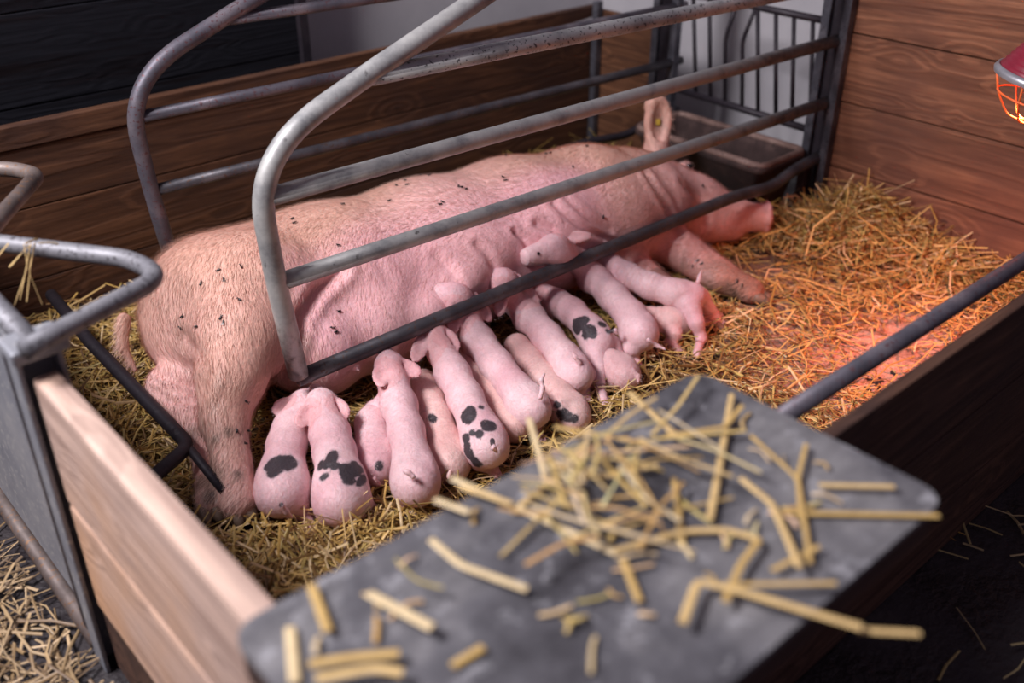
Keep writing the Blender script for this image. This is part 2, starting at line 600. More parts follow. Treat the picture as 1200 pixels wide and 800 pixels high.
vs = [p for r_ in rings for p in r_]; N = len(rings[0]); fs = []
for i in range(len(rings) - 1):
    for k in range(N):
        fs.append((i * N + k, i * N + (k + 1) % N, (i + 1) * N + (k + 1) % N, (i + 1) * N + k))
fs.append(tuple(reversed(range(N)))); fs.append(tuple((len(rings) - 1) * N + k for k in range(N)))
b.add(vs, fs); b.build('basin', M_trough, tr, True)
rp = [Vector(p) for p in rr(x0 + .011, x1 - .011, y0 + .011, y1 - .011, zt + .001)]
MB().tube(rp + [rp[0]], .0125, 8, False).build('rim', M_rim, tr, True)
b = MB(); b.add(rr(x0 + .07, x1 - .055, y0 + .07, y1 - .07, .09), [tuple(range(N))])
fd = b.build('feed', M_feed, tr)

# ------------------------------------------------------------------ left side: board, channel, sheet gate
lp = root('wooden_partition', (XL, 1.0, 0), 'pale worn wooden board partition at left with a dark knot, blurred near end', 'partition')
MB().box((XL - .018, .5, .385), (XL + .02, 1.385, .615), .006).build('board', M_wood_left, lp)
MB().box((XL - .018, .5, .16), (XL + .018, 1.385, .379), .006).build('board', M_wood_left, lp)
MB().box((XL - .014, .5, .005), (XL + .014, 1.385, .155), .006).build('board', M_wood_front, lp)
ch = root('steel_channel', (XL, 1.41, 0), 'upright grey steel channel holding the end of the pale board', 'post')
b = MB()
b.box((XL - .034, 1.385, 0), (XL - .026, 1.43, .66), .002)
b.box((XL + .026, 1.385, 0), (XL + .034, 1.43, .66), .002)
b.box((XL - .034, 1.425, 0), (XL + .034, 1.433, .66), .002)
b.build('channel', M_sheet, ch)
MB().box((XL - .04, 1.37, .645), (XL + .045, 1.44, .668), .006).build('cap', M_sheet, ch)

rg = root('sheet_steel_gate', (XL, 1.9, 0), 'grey sheet steel rear gate with bent tube loops over the rump', 'gate')
b = MB()
b.box((XL - .012, 1.44, .05), (XL - .006, 2.7, .63), 0)
b.build('sheet', M_sheet, rg)
b = MB()
b.box((XL - .03, 1.455, .05), (XL - .012, 1.475, .63), .002)
b.build('edge_strip', M_black, rg)
MB().tube([(XL - .02, 1.44, .03), (XL - .02, 2.7, .03)], .017, 12).build('bottom_tube', M_tube_worn, rg, True)
MB().tube([(XL, 1.40, .655), (XL, 1.6, .655), (XL, 2.7, .655)], .018, 14).build('top_tube', M_loop, rg, True)
z = .68
loop1 = [at(28, 410, z=z), at(100, 372, z=z), at(192, 323, z=z), at(150, 303, z=z), at(0, 285, z=z), at(-80, 275, z=z)]
MB().tube(arc(loop1, [.05, .05, .03, .05]), .0155, 16).build('tube_loop', M_loop, rg, True)
loop2 = [at(-60, 330, z=z), at(0, 255, z=z), at(45, 205, z=z), at(15, 198, z=z), at(-60, 198, z=z)]
MB().tube(arc(loop2, .03), .0155, 16).build('tube_loop', M_tube_worn, rg, True)
z = .17
loop3 = [at(60, 345, z=z), at(105, 400, z=z), at(222, 522, z=.13), at(178, 560, z=.13), at(120, 600, z=.13)]
MB().tube(arc(loop3, [.02, .03, .02]), .0155, 14).build('tube_loop', M_black, rg, True)
MB().tube([at(205, 505, z=.14), at(232, 538, z=.12), at(262, 575, z=.09)], .010, 10).build('thin_dark_tube', M_black, rg, True)  # short thin dark tube next to the lower loop

# ------------------------------------------------------------------ front partition and its rail
fp = root('wooden_partition', (1.6, YF, 0), 'dark dirty wooden front partition at lower right', 'partition')
for z0, z1 in ((.005, .16), (.165, .355), (.36, .55)):
    MB().box((XL + .04, YF - .012, z0), (2.925, YF + .012, z1), .004).build('board', M_wood_front, fp)
fr_ = tag(MB().tube([(1.0, .640, .556), (1.8, .640, .556), (2.925, .640, .556)], .0155, 14).build('rail_tube', M_tube_far, None, True, (1.9, .64, .556)),
          'dark grey tube rail running along the top of the front partition', 'rail')
for xx in (1.05, 2.86):
    pass
MB().box((1.01, YF + .012, .535), (1.04, .64, .555), .002).build('bracket', M_black, fp)
MB().box((2.87, YF + .012, .535), (2.90, .64, .555), .002).build('bracket', M_black, fp)

# grey board lying on the corner of the pen
ZP = .665
def board_mat():
    mt, nt, bs = newmat('scuffed_grey_board')
    v = coords(nt); vs_ = coords(nt, (2.5, 9, 9))
    n1 = noise(nt, v, 5, 7, .65); n2 = noise(nt, vs_, 3, 6, .7); n3 = noise(nt, v, 26, 6, .7)
    c = ramp(nt, n1, [(0.36, (.036, .034, .040)), (0.5, (.095, .093, .104)), (0.66, (.20, .195, .20))])
    c = mixc(nt, .55, c, ramp(nt, n2, [(0.35, (.45, .45, .47)), (0.6, (1.2, 1.2, 1.2))]), 'MULTIPLY')
    c = mixc(nt, ramp(nt, n3, [(0.56, (0, 0, 0)), (0.68, (.8, .8, .8))]), c, (.34, .34, .36))
    nt.links.new(c, bs.inputs['Base Color'])
    bs.inputs['Roughness'].default_value = .6
    bump(nt, bs, n3, .3, .003)
    return mt
M_board = board_mat()
pA, pB, pC = at(268, 742, z=ZP), at(818, 430, z=ZP), at(1108, 584, z=ZP)
bx0, bx1, by0, by1 = (pA.x + .0), (pB.x + pC.x) / 2, pC.y, (pA.y + pB.y) / 2
def slab(z0, z1, ins=0):
    r = rr(bx0 + ins, bx1 - ins, by0 + ins, by1 - ins, z0, .03); r2 = [(p[0], p[1], z1) for p in r]
    n_ = len(r)
    return r + r2, [tuple(reversed(range(n_))), tuple(range(n_, 2 * n_))] + [(k, (k + 1) % n_, n_ + (k + 1) % n_, n_ + k) for k in range(n_)]
gb = root('grey_board', ((bx0 + bx1) / 2, (by0 + by1) / 2, .62), 'scuffed dark grey board with straw on it, in the blurred foreground', 'board')
b = MB(); b.add(*slab(ZP - .008, ZP)); b.build('grey_surface', M_board, gb)
b = MB(); b.add(*slab(.618, ZP - .0082, .002)); b.build('wooden_core', M_wood_front, gb)

# ------------------------------------------------------------------ heat lamp
LC = at(1226, 96, x=2.25)
axis = Vector((.10, -.16, 1)).normalized()          # from the mouth up to the cord
hl = root('heat_lamp', LC, 'red ribbed heat lamp with an orange wire guard hanging at upper right', 'lamp')
M_red = plain('red_enamel', (.22, .012, .03), .4)
M_alu = plain('lamp_rim_metal', (.42, .42, .45), .4, .6)
M_orange = plain('orange_wire', (.85, .17, .04), .5)
M_bulb = plain('red_bulb', (.7, .05, .02), .3, emit=(1, .14, .04), es=6)
prof = [(.104, 0.0), (.100, .012)]
for k in range(9):
    h = .012 + k * .0105
    r_ = .100 - k * .0055
    prof += [(r_, h), (r_ + .0008, h + .004), (r_ - .004, h + .0085)]
prof += [(.045, .115), (.042, .16), (.030, .185), (.012, .19)]
inner = [(max(.004, r_ - .003), h) for r_, h in reversed(prof)]
MB().lathe(prof + inner, LC, axis, 48).build('shade', M_red, hl, True)
MB().lathe([(.108, -.004), (.111, .004), (.106, .014), (.100, .012), (.102, -.004), (.108, -.004)], LC, axis, 48).build('rim', M_alu, hl, True)
a1 = axis.orthogonal().normalized(); a2 = axis.cross(a1)
b = MB()
for k in range(6):
    an = 2 * PI * k / 6 + .2
    dr = a1 * math.cos(an) + a2 * math.sin(an)
    b.tube(arc([LC + dr * .103, LC + dr * .082 - axis * .045, LC + dr * .045 - axis * .086, LC + dr * .018 - axis * .090], .015, 3), .0022, 6)
for rad, h in ((.085, -.040), (.018, -.090)):
    b.tube([LC + (a1 * math.cos(2 * PI * k / 32) + a2 * math.sin(2 * PI * k / 32)) * rad + axis * h for k in range(33)], .0022, 6)
b.build('wire_guard', M_orange, hl, True)
MB().lathe([(.001, -.035), (.03, -.03), (.047, -.01), (.045, .015), (.025, .06), (.014, .09)], LC, axis, 24).build('bulb', M_bulb, hl, True)
MB().tube([LC + axis * .19, LC + axis * .5 + Vector((0, .03, 0)), LC + Vector((.1, .02, 1.6))], .004, 8).build('cord', M_black, hl, True)
ld = bpy.data.lights.new('heat_lamp_glow', 'SPOT')
ld.energy = 52; ld.color = (1.0, .23, .14); ld.spot_size = math.radians(112); ld.spot_blend = 1.0; ld.shadow_soft_size = .05
lo = bpy.data.objects.new('heat_lamp_glow', ld)
COL.objects.link(lo); lo.parent = hl
lo.location = -axis * .05
lo.rotation_euler = (Vector((2.40, .95, 0)) - LC).to_track_quat('-Z', 'Y').to_euler()


# ------------------------------------------------------------------ organic bodies: signed distance fields meshed with surface nets
def smin(a, b, k):
    h = np.clip(.5 + .5 * (b - a) / k, 0, 1)
    return b * (1 - h) + a * h - k * h * (1 - h)


class SDF:
    def __init__(self, lo, hi, h):
        self.h = h; self.lo = np.array(lo, float)
        n = np.ceil((np.array(hi) - self.lo) / h).astype(int) + 1
        self.ax = [self.lo[i] + h * np.arange(n[i]) for i in range(3)]
        self.f = np.full(n, .2, np.float32)

    def sub(self, lo, hi):
        sl = []
        for i in range(3):
            a = int(np.clip((lo[i] - self.lo[i]) / self.h, 0, self.f.shape[i] - 1))
            b_ = int(np.clip((hi[i] - self.lo[i]) / self.h + 2, a + 1, self.f.shape[i]))
            sl.append(slice(a, b_))
        g = np.meshgrid(*[self.ax[i][sl[i]] for i in range(3)], indexing='ij')
        return tuple(sl), g

    def cone(self, a, b, ra, rb, k=.03, s=(1, 1, 1), cut=False):
        a = np.array(a, float); b = np.array(b, float); s = np.array(s, float)
        m_ = max(ra, rb) * max(s) + k * 1.5 + .01
        sl, g = self.sub(np.minimum(a, b) - m_, np.maximum(a, b) + m_)
        p = [(g[i] - a[i]) / s[i] for i in range(3)]
        ba = (b - a) / s
        t = np.clip((p[0] * ba[0] + p[1] * ba[1] + p[2] * ba[2]) / max(1e-9, ba @ ba), 0, 1)
        d = np.sqrt(sum((p[i] - t * ba[i]) ** 2 for i in range(3))) - (ra + t * (rb - ra))
        d *= min(s)
        self.put(sl, d, k, cut)

    def ell(self, c, axes, r, k=.02, cut=False):
        """ellipsoid: centre, three axis vectors (rows), radii"""
        c = np.array(c, float); A = np.array(axes, float); r = np.array(r, float)
        m_ = max(r) + k * 1.5 + .01
        sl, g = self.sub(c - m_, c + m_)
        q = [g[i] - c[i] for i in range(3)]
        u = [sum(A[j][i] * q[i] for i in range(3)) for j in range(3)]
        k0 = np.sqrt(sum((u[j] / r[j]) ** 2 for j in range(3)))
        k1 = np.sqrt(sum((u[j] / r[j] ** 2) ** 2 for j in range(3))) + 1e-9
        d = k0 * (k0 - 1) / k1
        self.put(sl, d, k, cut)

    def put(self, sl, d, k, cut):
        cur = self.f[sl]
        if cut:
            self.f[sl] = -smin(-cur, d, k)
        else:
            self.f[sl] = smin(cur, d, k)

    def chain(self, pts, k=.03, s=(1, 1, 1)):
        for (a, b) in zip(pts[:-1], pts[1:]):
            self.cone(a[:3], b[:3], a[3], b[3], k, s)

    def mesh(self, smooth=2):
        f = self.f
        nx, ny, nz = f.shape
        s = f < 0
        cn = [(i, j, k) for i in (0, 1) for j in (0, 1) for k in (0, 1)]
        def c(arr, o): return arr[o[0]:nx - 1 + o[0], o[1]:ny - 1 + o[1], o[2]:nz - 1 + o[2]]
        cnt = sum(c(s, o).astype(np.int8) for o in cn)
        act = (cnt > 0) & (cnt < 8)
        idx = np.full(act.shape, -1, np.int64)
        I = np.argwhere(act)
        idx[act] = np.arange(len(I))
        acc = np.zeros((len(I), 3)); w = np.zeros(len(I))
        for o in cn:
            for ax in range(3):
                if o[ax]: continue
                o2 = list(o); o2[ax] = 1
                f1 = c(f, o)[act]; f2 = c(f, tuple(o2))[act]
                cr = (f1 < 0) != (f2 < 0)
                t = np.where(cr, f1 / np.where(cr, f1 - f2, 1), 0)
                p = np.array(o, float)[None, :] + np.zeros((len(I), 3)); p[:, ax] += t
                acc[cr] += p[cr]; w[cr] += 1
        v = (I + acc / w[:, None]) * self.h + self.lo
        quads = []
        for ax in range(3):
            a1_, a2_ = [(1, 2), (2, 0), (0, 1)][ax]
            s1 = np.take(s, range(s.shape[ax] - 1), ax); s2 = np.take(s, range(1, s.shape[ax]), ax)
            e = np.argwhere(s1 != s2)
            e = e[(e[:, a1_] > 0) & (e[:, a2_] > 0) & (e[:, a1_] < f.shape[a1_] - 1) & (e[:, a2_] < f.shape[a2_] - 1)]
            fl = s1[tuple(e.T)]
            def cell(d1, d2):
                q = e.copy(); q[:, a1_] += d1; q[:, a2_] += d2
                return idx[tuple(q.T)]
            q = np.stack([cell(-1, -1), cell(0, -1), cell(0, 0), cell(-1, 0)], 1)
            q[~fl] = q[~fl][:, ::-1]
            quads.append(q)
        Q = np.concatenate(quads)
        Q = Q[(Q >= 0).all(1)]
        for _ in range(smooth):
            ac = np.zeros_like(v); wt = np.zeros(len(v))
            for a_, b_ in ((0, 1), (1, 2), (2, 3), (3, 0)):
                np.add.at(ac, Q[:, a_], v[Q[:, b_]]); np.add.at(wt, Q[:, a_], 1)
                np.add.at(ac, Q[:, b_], v[Q[:, a_]]); np.add.at(wt, Q[:, b_], 1)
            v = v * .5 + ac / wt[:, None] * .5
        return v, Q


def np_mesh(name, v, Q, cols, mat, origin, parent=None, smooth=True):
    me = bpy.data.meshes.new(name)
    me.vertices.add(len(v)); me.vertices.foreach_set('co', (v - np.array(origin)).astype(np.float32).ravel())
    n = Q.shape[1]
    me.loops.add(Q.size); me.loops.foreach_set('vertex_index', Q.astype(np.int32).ravel())
    me.polygons.add(len(Q)); me.polygons.foreach_set('loop_start', (np.arange(len(Q)) * n).astype(np.int32))
    me.update(calc_edges=True)
    if smooth: me.polygons.foreach_set('use_smooth', np.ones(len(Q), bool))
    ca = me.color_attributes.new('col', 'FLOAT_COLOR', 'POINT')
    buf = np.ones((len(v), 4), np.float32); buf[:, :3] = cols
    ca.data.foreach_set('color', buf.ravel())
    me.materials.append(mat)
    me.validate()
    o = bpy.data.objects.new(name, me)
    COL.objects.link(o)
    if parent is not None: o.parent = parent
    else: o.location = origin
    return o


def wob(p, sc, seed=0):
    """cheap smooth pseudo noise in about -1..1"""
    r_ = np.random.default_rng(seed)
    out = 0
    for i in range(7):
        d = r_.normal(size=3); d /= np.linalg.norm(d)
        out = out + np.sin((p @ d) * sc * r_.uniform(.6, 1.6) + r_.uniform(0, 6.3))
    return out / 3.2


def sstep(a, b, x):
    t = np.clip((x - a) / (b - a), 0, 1)
    return t * t * (3 - 2 * t)


def vert_normals(v, Q):
    n = np.cross(v[Q[:, 2]] - v[Q[:, 0]], v[Q[:, 3]] - v[Q[:, 1]])
    vn = np.zeros_like(v)
    for i in range(4): np.add.at(vn, Q[:, i], n)
    return vn / (np.linalg.norm(vn, axis=1, keepdims=True) + 1e-12)


# ------------------------------------------------------------------ the sow
def build_sow():
    s = SDF((.50, 1.30, -.02), (2.82, 2.48, .62), .0075)
    sc = (1, 1.22, .98)
    body = [(.93, 2.10, .205, .195), (1.20, 2.06, .205, .195), (1.50, 2.02, .205, .198), (1.80, 1.99, .205, .195), (2.06, 1.96, .195, .185), (2.24, 1.93, .185, .155)]
    s.chain(body, .06, sc)
    # rump and haunch (upper hind leg reaching towards the camera)
    def A(px, py, z): return tuple(at(px, py, z=z)[:])
    s.cone((.885, 2.08, .20), (.97, 2.00, .26), .175, .150, .06)
    s.cone((.94, 2.0, .27), A(282, 395, .25), .145, .105, .05)
    s.cone(A(282, 395, .25), A(272, 440, .215), .103, .072, .03)
    s.cone(A(272, 440, .215), A(263, 490, .15), .072, .052, .03)
    s.cone(A(263, 490, .15), A(272, 545, .095), .050, .040, .02)
    s.cone(A(272, 545, .095), A(281, 588, .062), .039, .038, .02)
    # lower hind leg, its foot beside the upper one
    s.cone((.86, 2.02, .10), A(205, 455, .11), .10, .065, .02)
    s.cone(A(205, 455, .11), A(245, 530, .05), .055, .040, .02)
    s.cone(A(245, 530, .05), A(246, 588, .052), .038, .030, .012)
    # tail
    s.chain([(.70, 2.20, .22, .018), (.672, 2.17, .17, .013), (.675, 2.13, .12, .009)], .015)
    # belly and udder
    ud = [(1.04, 1.88, .15, .125), (1.20, 1.865, .155, .125), (1.37, 1.87, .155, .118), (1.53, 1.89, .16, .108), (1.69, 1.915, .16, .10), (1.85, 1.92, .15, .09)]
    for i, (x, y, z, r) in enumerate(ud):
        s.ell((x, y, z), np.eye(3), (r * 1.05, r, r * .98), .035)
    for x, y, z, r in ((1.56, 1.83, .25, .052), (1.71, 1.855, .25, .052), (1.85, 1.85, .245, .046), (1.43, 1.785, .23, .044), (1.64, 1.81, .19, .05), (1.30, 1.77, .18, .05)):
        s.ell((x, y, z), np.eye(3), (r * 1.15, r, r), .04)
    # teats
    for x in (1.08, 1.2, 1.33, 1.46, 1.58, 1.70, 1.82):
        y = 1.765 + (x - 1.08) * .05
        s.cone((x, y + .03, .13), (x - .01, y - .01, .13), .014, .008, .012)
    # shoulder and upper fore leg
    s.cone((2.06, 1.95, .25), (2.10, 1.87, .21), .13, .10, .05)
    s.cone((2.10, 1.87, .21), A(778, 280, .125), .10, .068, .03)
    s.cone(A(778, 280, .125), A(845, 324, .068), .066, .047, .02)
    s.cone(A(845, 324, .068), A(880, 341, .045), .045, .038, .02)
    # lower fore leg
    s.cone((2.02, 1.82, .10), (2.03, 1.62, .06), .075, .045, .03)
    s.cone((2.03, 1.62, .06), (2.04, 1.45, .035), .042, .032, .02)
    # neck, head on its side, snout
    s.cone((2.22, 1.96, .185), (2.35, 1.91, .165), .160, .120, .04)
    s.cone((2.35, 1.91, .165), (2.44, 1.85, .145), .118, .090, .03)
    s.cone((2.42, 1.81, .11), (2.51, 1.755, .09), .080, .058, .03)
    s.cone((2.44, 1.855, .155), (2.54, 1.765, .115), .082, .052, .03)
    s.cone((2.53, 1.76, .105), (2.60, 1.705, .10), .052, .046, .02)
    d = np.array([.75, -.62, -.05]); d /= np.linalg.norm(d)
    u_ = np.cross(d, [0, 0, 1]); u_ /= np.linalg.norm(u_); w_ = np.cross(u_, d)
    c = np.array([2.617, 1.692, .10])
    s.ell(c, [d, u_, w_], (.016, .052, .057), .008)
    for sg in (-1, 1):
        s.ell(c + d * .016 + u_ * .004 + w_ * .02 * sg, [d, u_, w_], (.016, .009, .012), .006, True)
    # mouth line
    s.cone((2.62, 1.64, .09), (2.50, 1.70, .075), .005, .005, .01, (1, 1, 1), True)
    # brow over the eye
    eb = np.array(at(806, 196, z=.225)[:])
    s.ell(eb + [-.005, .012, -.006], np.eye(3), (.034, .030, .024), .02)
    s.ell(eb + [0, -.010, .010], np.eye(3), (.014, .013, .010), .006, True)
    # ears: cupped leaves
    rtv = np.array(rt[:]); n_ = -np.array([fw.x, fw.y, -.1]); n_ /= np.linalg.norm(n_)
    zz = np.cross(n_, rtv); zz /= np.linalg.norm(zz)
    if zz[2] < 0: zz = -zz
    ec = np.array(at(771, 143, y=2.02)[:])
    s.cone(ec - zz * .095, ec - zz * .055, .045, .036, .025)
    s.ell(ec, [rtv, zz, n_], (.046, .083, .024), .012)
    s.ell(ec + zz * .055 - rtv * .012, [rtv, zz, n_], (.036, .034, .018), .012)
    s.ell(ec + n_ * .022 + zz * .008 + rtv * .006, [rtv, zz, n_], (.030, .068, .024), .006, True)
    # lower ear, pressed flat beside the head
    s.ell((2.38, 2.02, .07), np.eye(3), (.06, .03, .03), .02)
    v, Q = s.mesh(2)
    # skin folds pressed into the surface
    bv0 = BVHTree.FromPolygons([tuple(p) for p in v], [tuple(q) for q in Q])
    vn = vert_normals(v, Q)
    folds = [([(398, 316), (372, 340), (352, 368), (342, 400), (332, 440)], .014, .020), ([(163, 424), (190, 440), (228, 452)], .010, .014),
             ([(170, 440), (198, 456), (228, 460)], .009, .010), ([(176, 455), (200, 468), (226, 470)], .009, .008), ([(757, 203), (778, 236), (794, 272)], .014, .012),
             ([(604, 272), (614, 280), (620, 293)], .009, .010), ([(630, 262), (648, 268), (657, 282)], .010, .010), ([(560, 286), (572, 298), (580, 314)], .010, .007),
             ([(650, 238), (672, 258), (692, 272), (720, 282)], .011, .010), ([(664, 232), (690, 256), (715, 270)], .010, .005), ([(512, 300), (530, 318), (538, 336)], .012, .005),
             ([(440, 300), (455, 330)], .014, .003), ([(215, 395), (240, 425), (235, 450)], .018, .008), ([(800, 215), (822, 238), (826, 262)], .014, .006)]
    disp = np.zeros(len(v))
    for pl, w, dp in folds:
        hp = []
        for (ax_, ay_), (bx_, by_) in zip(pl[:-1], pl[1:]):
            for t in np.linspace(0, 1, 12):
                h_ = bv0.ray_cast(Vector((0, 0, CAMH)), Vector(ray(ax_ + (bx_ - ax_) * t, ay_ + (by_ - ay_) * t)).normalized())
                if h_[0]: hp.append(h_[0][:])
        if not hp: continue
        hp = np.array(hp)
        near = np.where(((v > hp.min(0) - .05) & (v < hp.max(0) + .05)).all(1))[0]
        dd = np.sqrt(((v[near][:, None, :] - hp[None]) ** 2).sum(2)).min(1)
        disp[near] = np.maximum(disp[near], dp * np.exp(-(dd / w) ** 2)) - .35 * dp * np.exp(-((dd - 2.3 * w) / w) ** 2)
    v = v - vn * disp[:, None]
    # colours
    tan = np.array([.70, .42, .33]); pink = np.array([.84, .52, .49]); hot = np.array([.84, .49, .52]); dirt = np.array([.16, .10, .07])
    P_ = v
    k = sstep(-.9, .7, wob(P_, 9, 3) + sstep(.25, .05, P_[:, 2]) * .6)
    col = tan * (1 - k[:, None]) + pink * k[:, None]
    k = sstep(1.99, 1.86, P_[:, 1]) * sstep(.92, 1.02, P_[:, 0]) * sstep(2.05, 1.9, P_[:, 0])
    k = np.clip(k * (.9 + .3 * wob(P_, 14, 5)), 0, 1)
    col = col * (1 - k[:, None]) + hot * k[:, None]
    k = sstep(.20, .03, P_[:, 2]) * (((P_[:, 0] < .8) & (P_[:, 1] < 1.85)) | ((P_[:, 1] < 1.66) & (P_[:, 0] > 1.9)))
    k = np.clip(k * sstep(-.3, .7, wob(P_, 45, 6)) * .9, 0, 1)
    col = col * (1 - k[:, None]) + dirt * k[:, None]
    for mx, my, mr in ((268, 503, .016), (252, 514, .012), (280, 556, .014), (247, 580, .02), (262, 600, .012), (858, 338, .025), (880, 350, .02), (866, 346, .02)):
        h_ = bv0.ray_cast(Vector((0, 0, CAMH)), Vector(ray(mx, my)).normalized())
        if h_[0]:
            dd = np.linalg.norm(P_ - np.array(h_[0][:]), axis=1)
            k = np.clip(sstep(mr * 1.3, mr * .3, dd + .3 * mr * wob(P_, 120, 4)), 0, 1)[:, None] * .85
            col = col * (1 - k) + np.array([.07, .05, .04]) * k
    k = sstep(2.56, 2.64, P_[:, 0]) * .8      # pink snout
    col = col * (1 - k[:, None]) + np.array([.75, .36, .42]) * k[:, None]
    q = (P_ - ec) @ n_                             # brownish inside of the ear
    ins = np.exp(-(((P_ - ec - zz * .005) @ rtv) / .018) ** 2 - (((P_ - ec - zz * .005) @ zz) / .035) ** 2) * (np.linalg.norm(P_ - ec, axis=1) < .1)
    k = np.clip(ins * 1.1, 0, .8)
    col = col * (1 - k[:, None]) + np.array([.22, .11, .08]) * k[:, None]
    o = (1.5, 1.9, 0)
    sow = np_mesh('sow', v, Q, col, M_sow, o)
    sow['_o'] = o
    tag(sow, 'large pink sow lying on her side in the tube crate, nursing her piglets', 'pig')
    return sow, v, Q, col, ec, zz, n_, rtv


sow, SV, SQ, SCOL, EC, EZ, EN, ER = build_sow()
# eye
b = MB(); ec_ = at(806, 196, z=.225) + Vector((0, -.006, .004))
b.lathe([(.0005, -.011), (.006, -.009), (.010, -.004), (.011, 0), (.010, .004), (.006, .009), (.0005, .011)], ec_, (0, 0, 1), 14)
b.build('eye', M_eye, sow, True)
# cloven hooves
def hoof(tip, d, w, side, parent):
    """two horny toes"""
    d = Vector(d).normalized(); side = Vector(side).normalized()
    for sg in (-1, 1):
        bb = MB()
        c = Vector(tip) + side * sg * w * .52
        bb.tube([c - d * w * 1.1, c - d * w * .3, c + d * w * .6, c + d * w * 1.15], w, 12, True, [w * .62, w * .68, w * .50, w * .16])
        bb.build('hoof', M_hoof, parent, True)
hoof(at(285, 603, z=.048), (-.10, -.6, -.25), .026, (.85, -.3, 0), sow)
hoof(at(247, 602, z=.042), (-.1, -.6, -.25), .024, (.85, -.3, 0), sow)
hoof(at(893, 348, z=.036), (.35, -.85, -.2), .026, (.85, .4, 0), sow)
hoof((2.047, 1.425, .026), (.15, -.9, -.15), .024, (.9, .2, 0), sow)
# ear tag
b = MB(); c = EC + EZ * .002 + EN * .002
A = Matrix(((ER[0], EZ[0], EN[0]), (ER[1], EZ[1], EN[1]), (ER[2], EZ[2], EN[2]))).to_4x4(); A.translation = Vector(c)
b.box((-.007, -.010, -.003), (.007, .008, .006), .001, A)
b.build('ear_tag', plain('yellow_tag', (.45, .30, .04), .5), sow)


def fur(v, Q, count, length, width, cfun, mask, seed=1, flow=None):
    r_ = np.random.default_rng(seed)
    vn = vert_normals(v, Q)
    camp = np.array([0, 0, CAMH])
    pr = mask * ((vn * (camp - v)).sum(1) > -.35 * np.linalg.norm(camp - v, axis=1))
    pr = pr / pr.sum()
    i = r_.choice(len(v), count, p=pr)
    p = v[i] + r_.normal(size=(count, 3)) * .004
    n = vn[i]
    # flow: towards the tail, falling to the belly
    fl = np.stack([-1 + 0 * p[:, 0], -.25 + .8 * wob(p, 5, 11), -.35 + .5 * wob(p, 6, 12)], 1) + r_.normal(size=(count, 3)) * .22
    if flow is not None:
        fl = np.array(flow) + r_.normal(size=(count, 3)) * .35
    fl = fl - n * (fl * n).sum(1)[:, None]
    fl /= np.linalg.norm(fl, axis=1, keepdims=True) + 1e-9
    L = length(p, n) * r_.uniform(.6, 1.3, count)
    lift = r_.uniform(.12, .38, count)[:, None]
    p = p - n * ((p - v[i]) * n).sum(1)[:, None]
    tip = p + (fl + n * lift) * L[:, None]
    mid = p + (fl * .5 + n * lift * .7) * L[:, None]
    sd = np.cross(fl, n); sd /= np.linalg.norm(sd, axis=1, keepdims=True) + 1e-9
    w = (width * r_.uniform(.7, 1.3, count))[:, None]
    V = np.stack([p - sd * w, p + sd * w, mid + sd * w * .8, mid - sd * w * .8, tip + sd * w * .15, tip - sd * w * .15], 1).reshape(-1, 3)
    b_ = np.arange(count)[:, None] * 6
    F_ = np.concatenate([b_ + [0, 1, 2, 3], b_ + [3, 2, 4, 5]])
    c = np.repeat(cfun(i, r_), 6, 0)
    return V, F_, c


def hair_col(i, r_):
    base = SCOL[i] * .6 + np.array([.76, .52, .40]) * .4
    return np.clip(base * r_.uniform(.75, 1.2, (len(i), 1)), 0, 1)
mask = 1 - .75 * (sstep(1.93, 1.82, SV[:, 1]) * sstep(.95, 1.05, SV[:, 0]) * sstep(2.0, 1.9, SV[:, 0]))
mask = mask * (SV[:, 2] > .03) * (1 - .8 * sstep(2.5, 2.6, SV[:, 0]))
V_, F_, c_ = fur(SV, SQ, 75000, lambda p, n: .018 + .022 * sstep(2.1, 2.25, p[:, 1]) * sstep(1.4, 1.0, p[:, 0]), .0004, hair_col, mask)
hr = np_mesh('hair', V_, F_, c_, M_hair, sow['_o'], sow, False)
tag(hr, 'short blond bristles')
hr.location = (0, 0, 0)

# ------------------------------------------------------------------ the piglets
PIGBASE = np.array([.86, .56, .55])


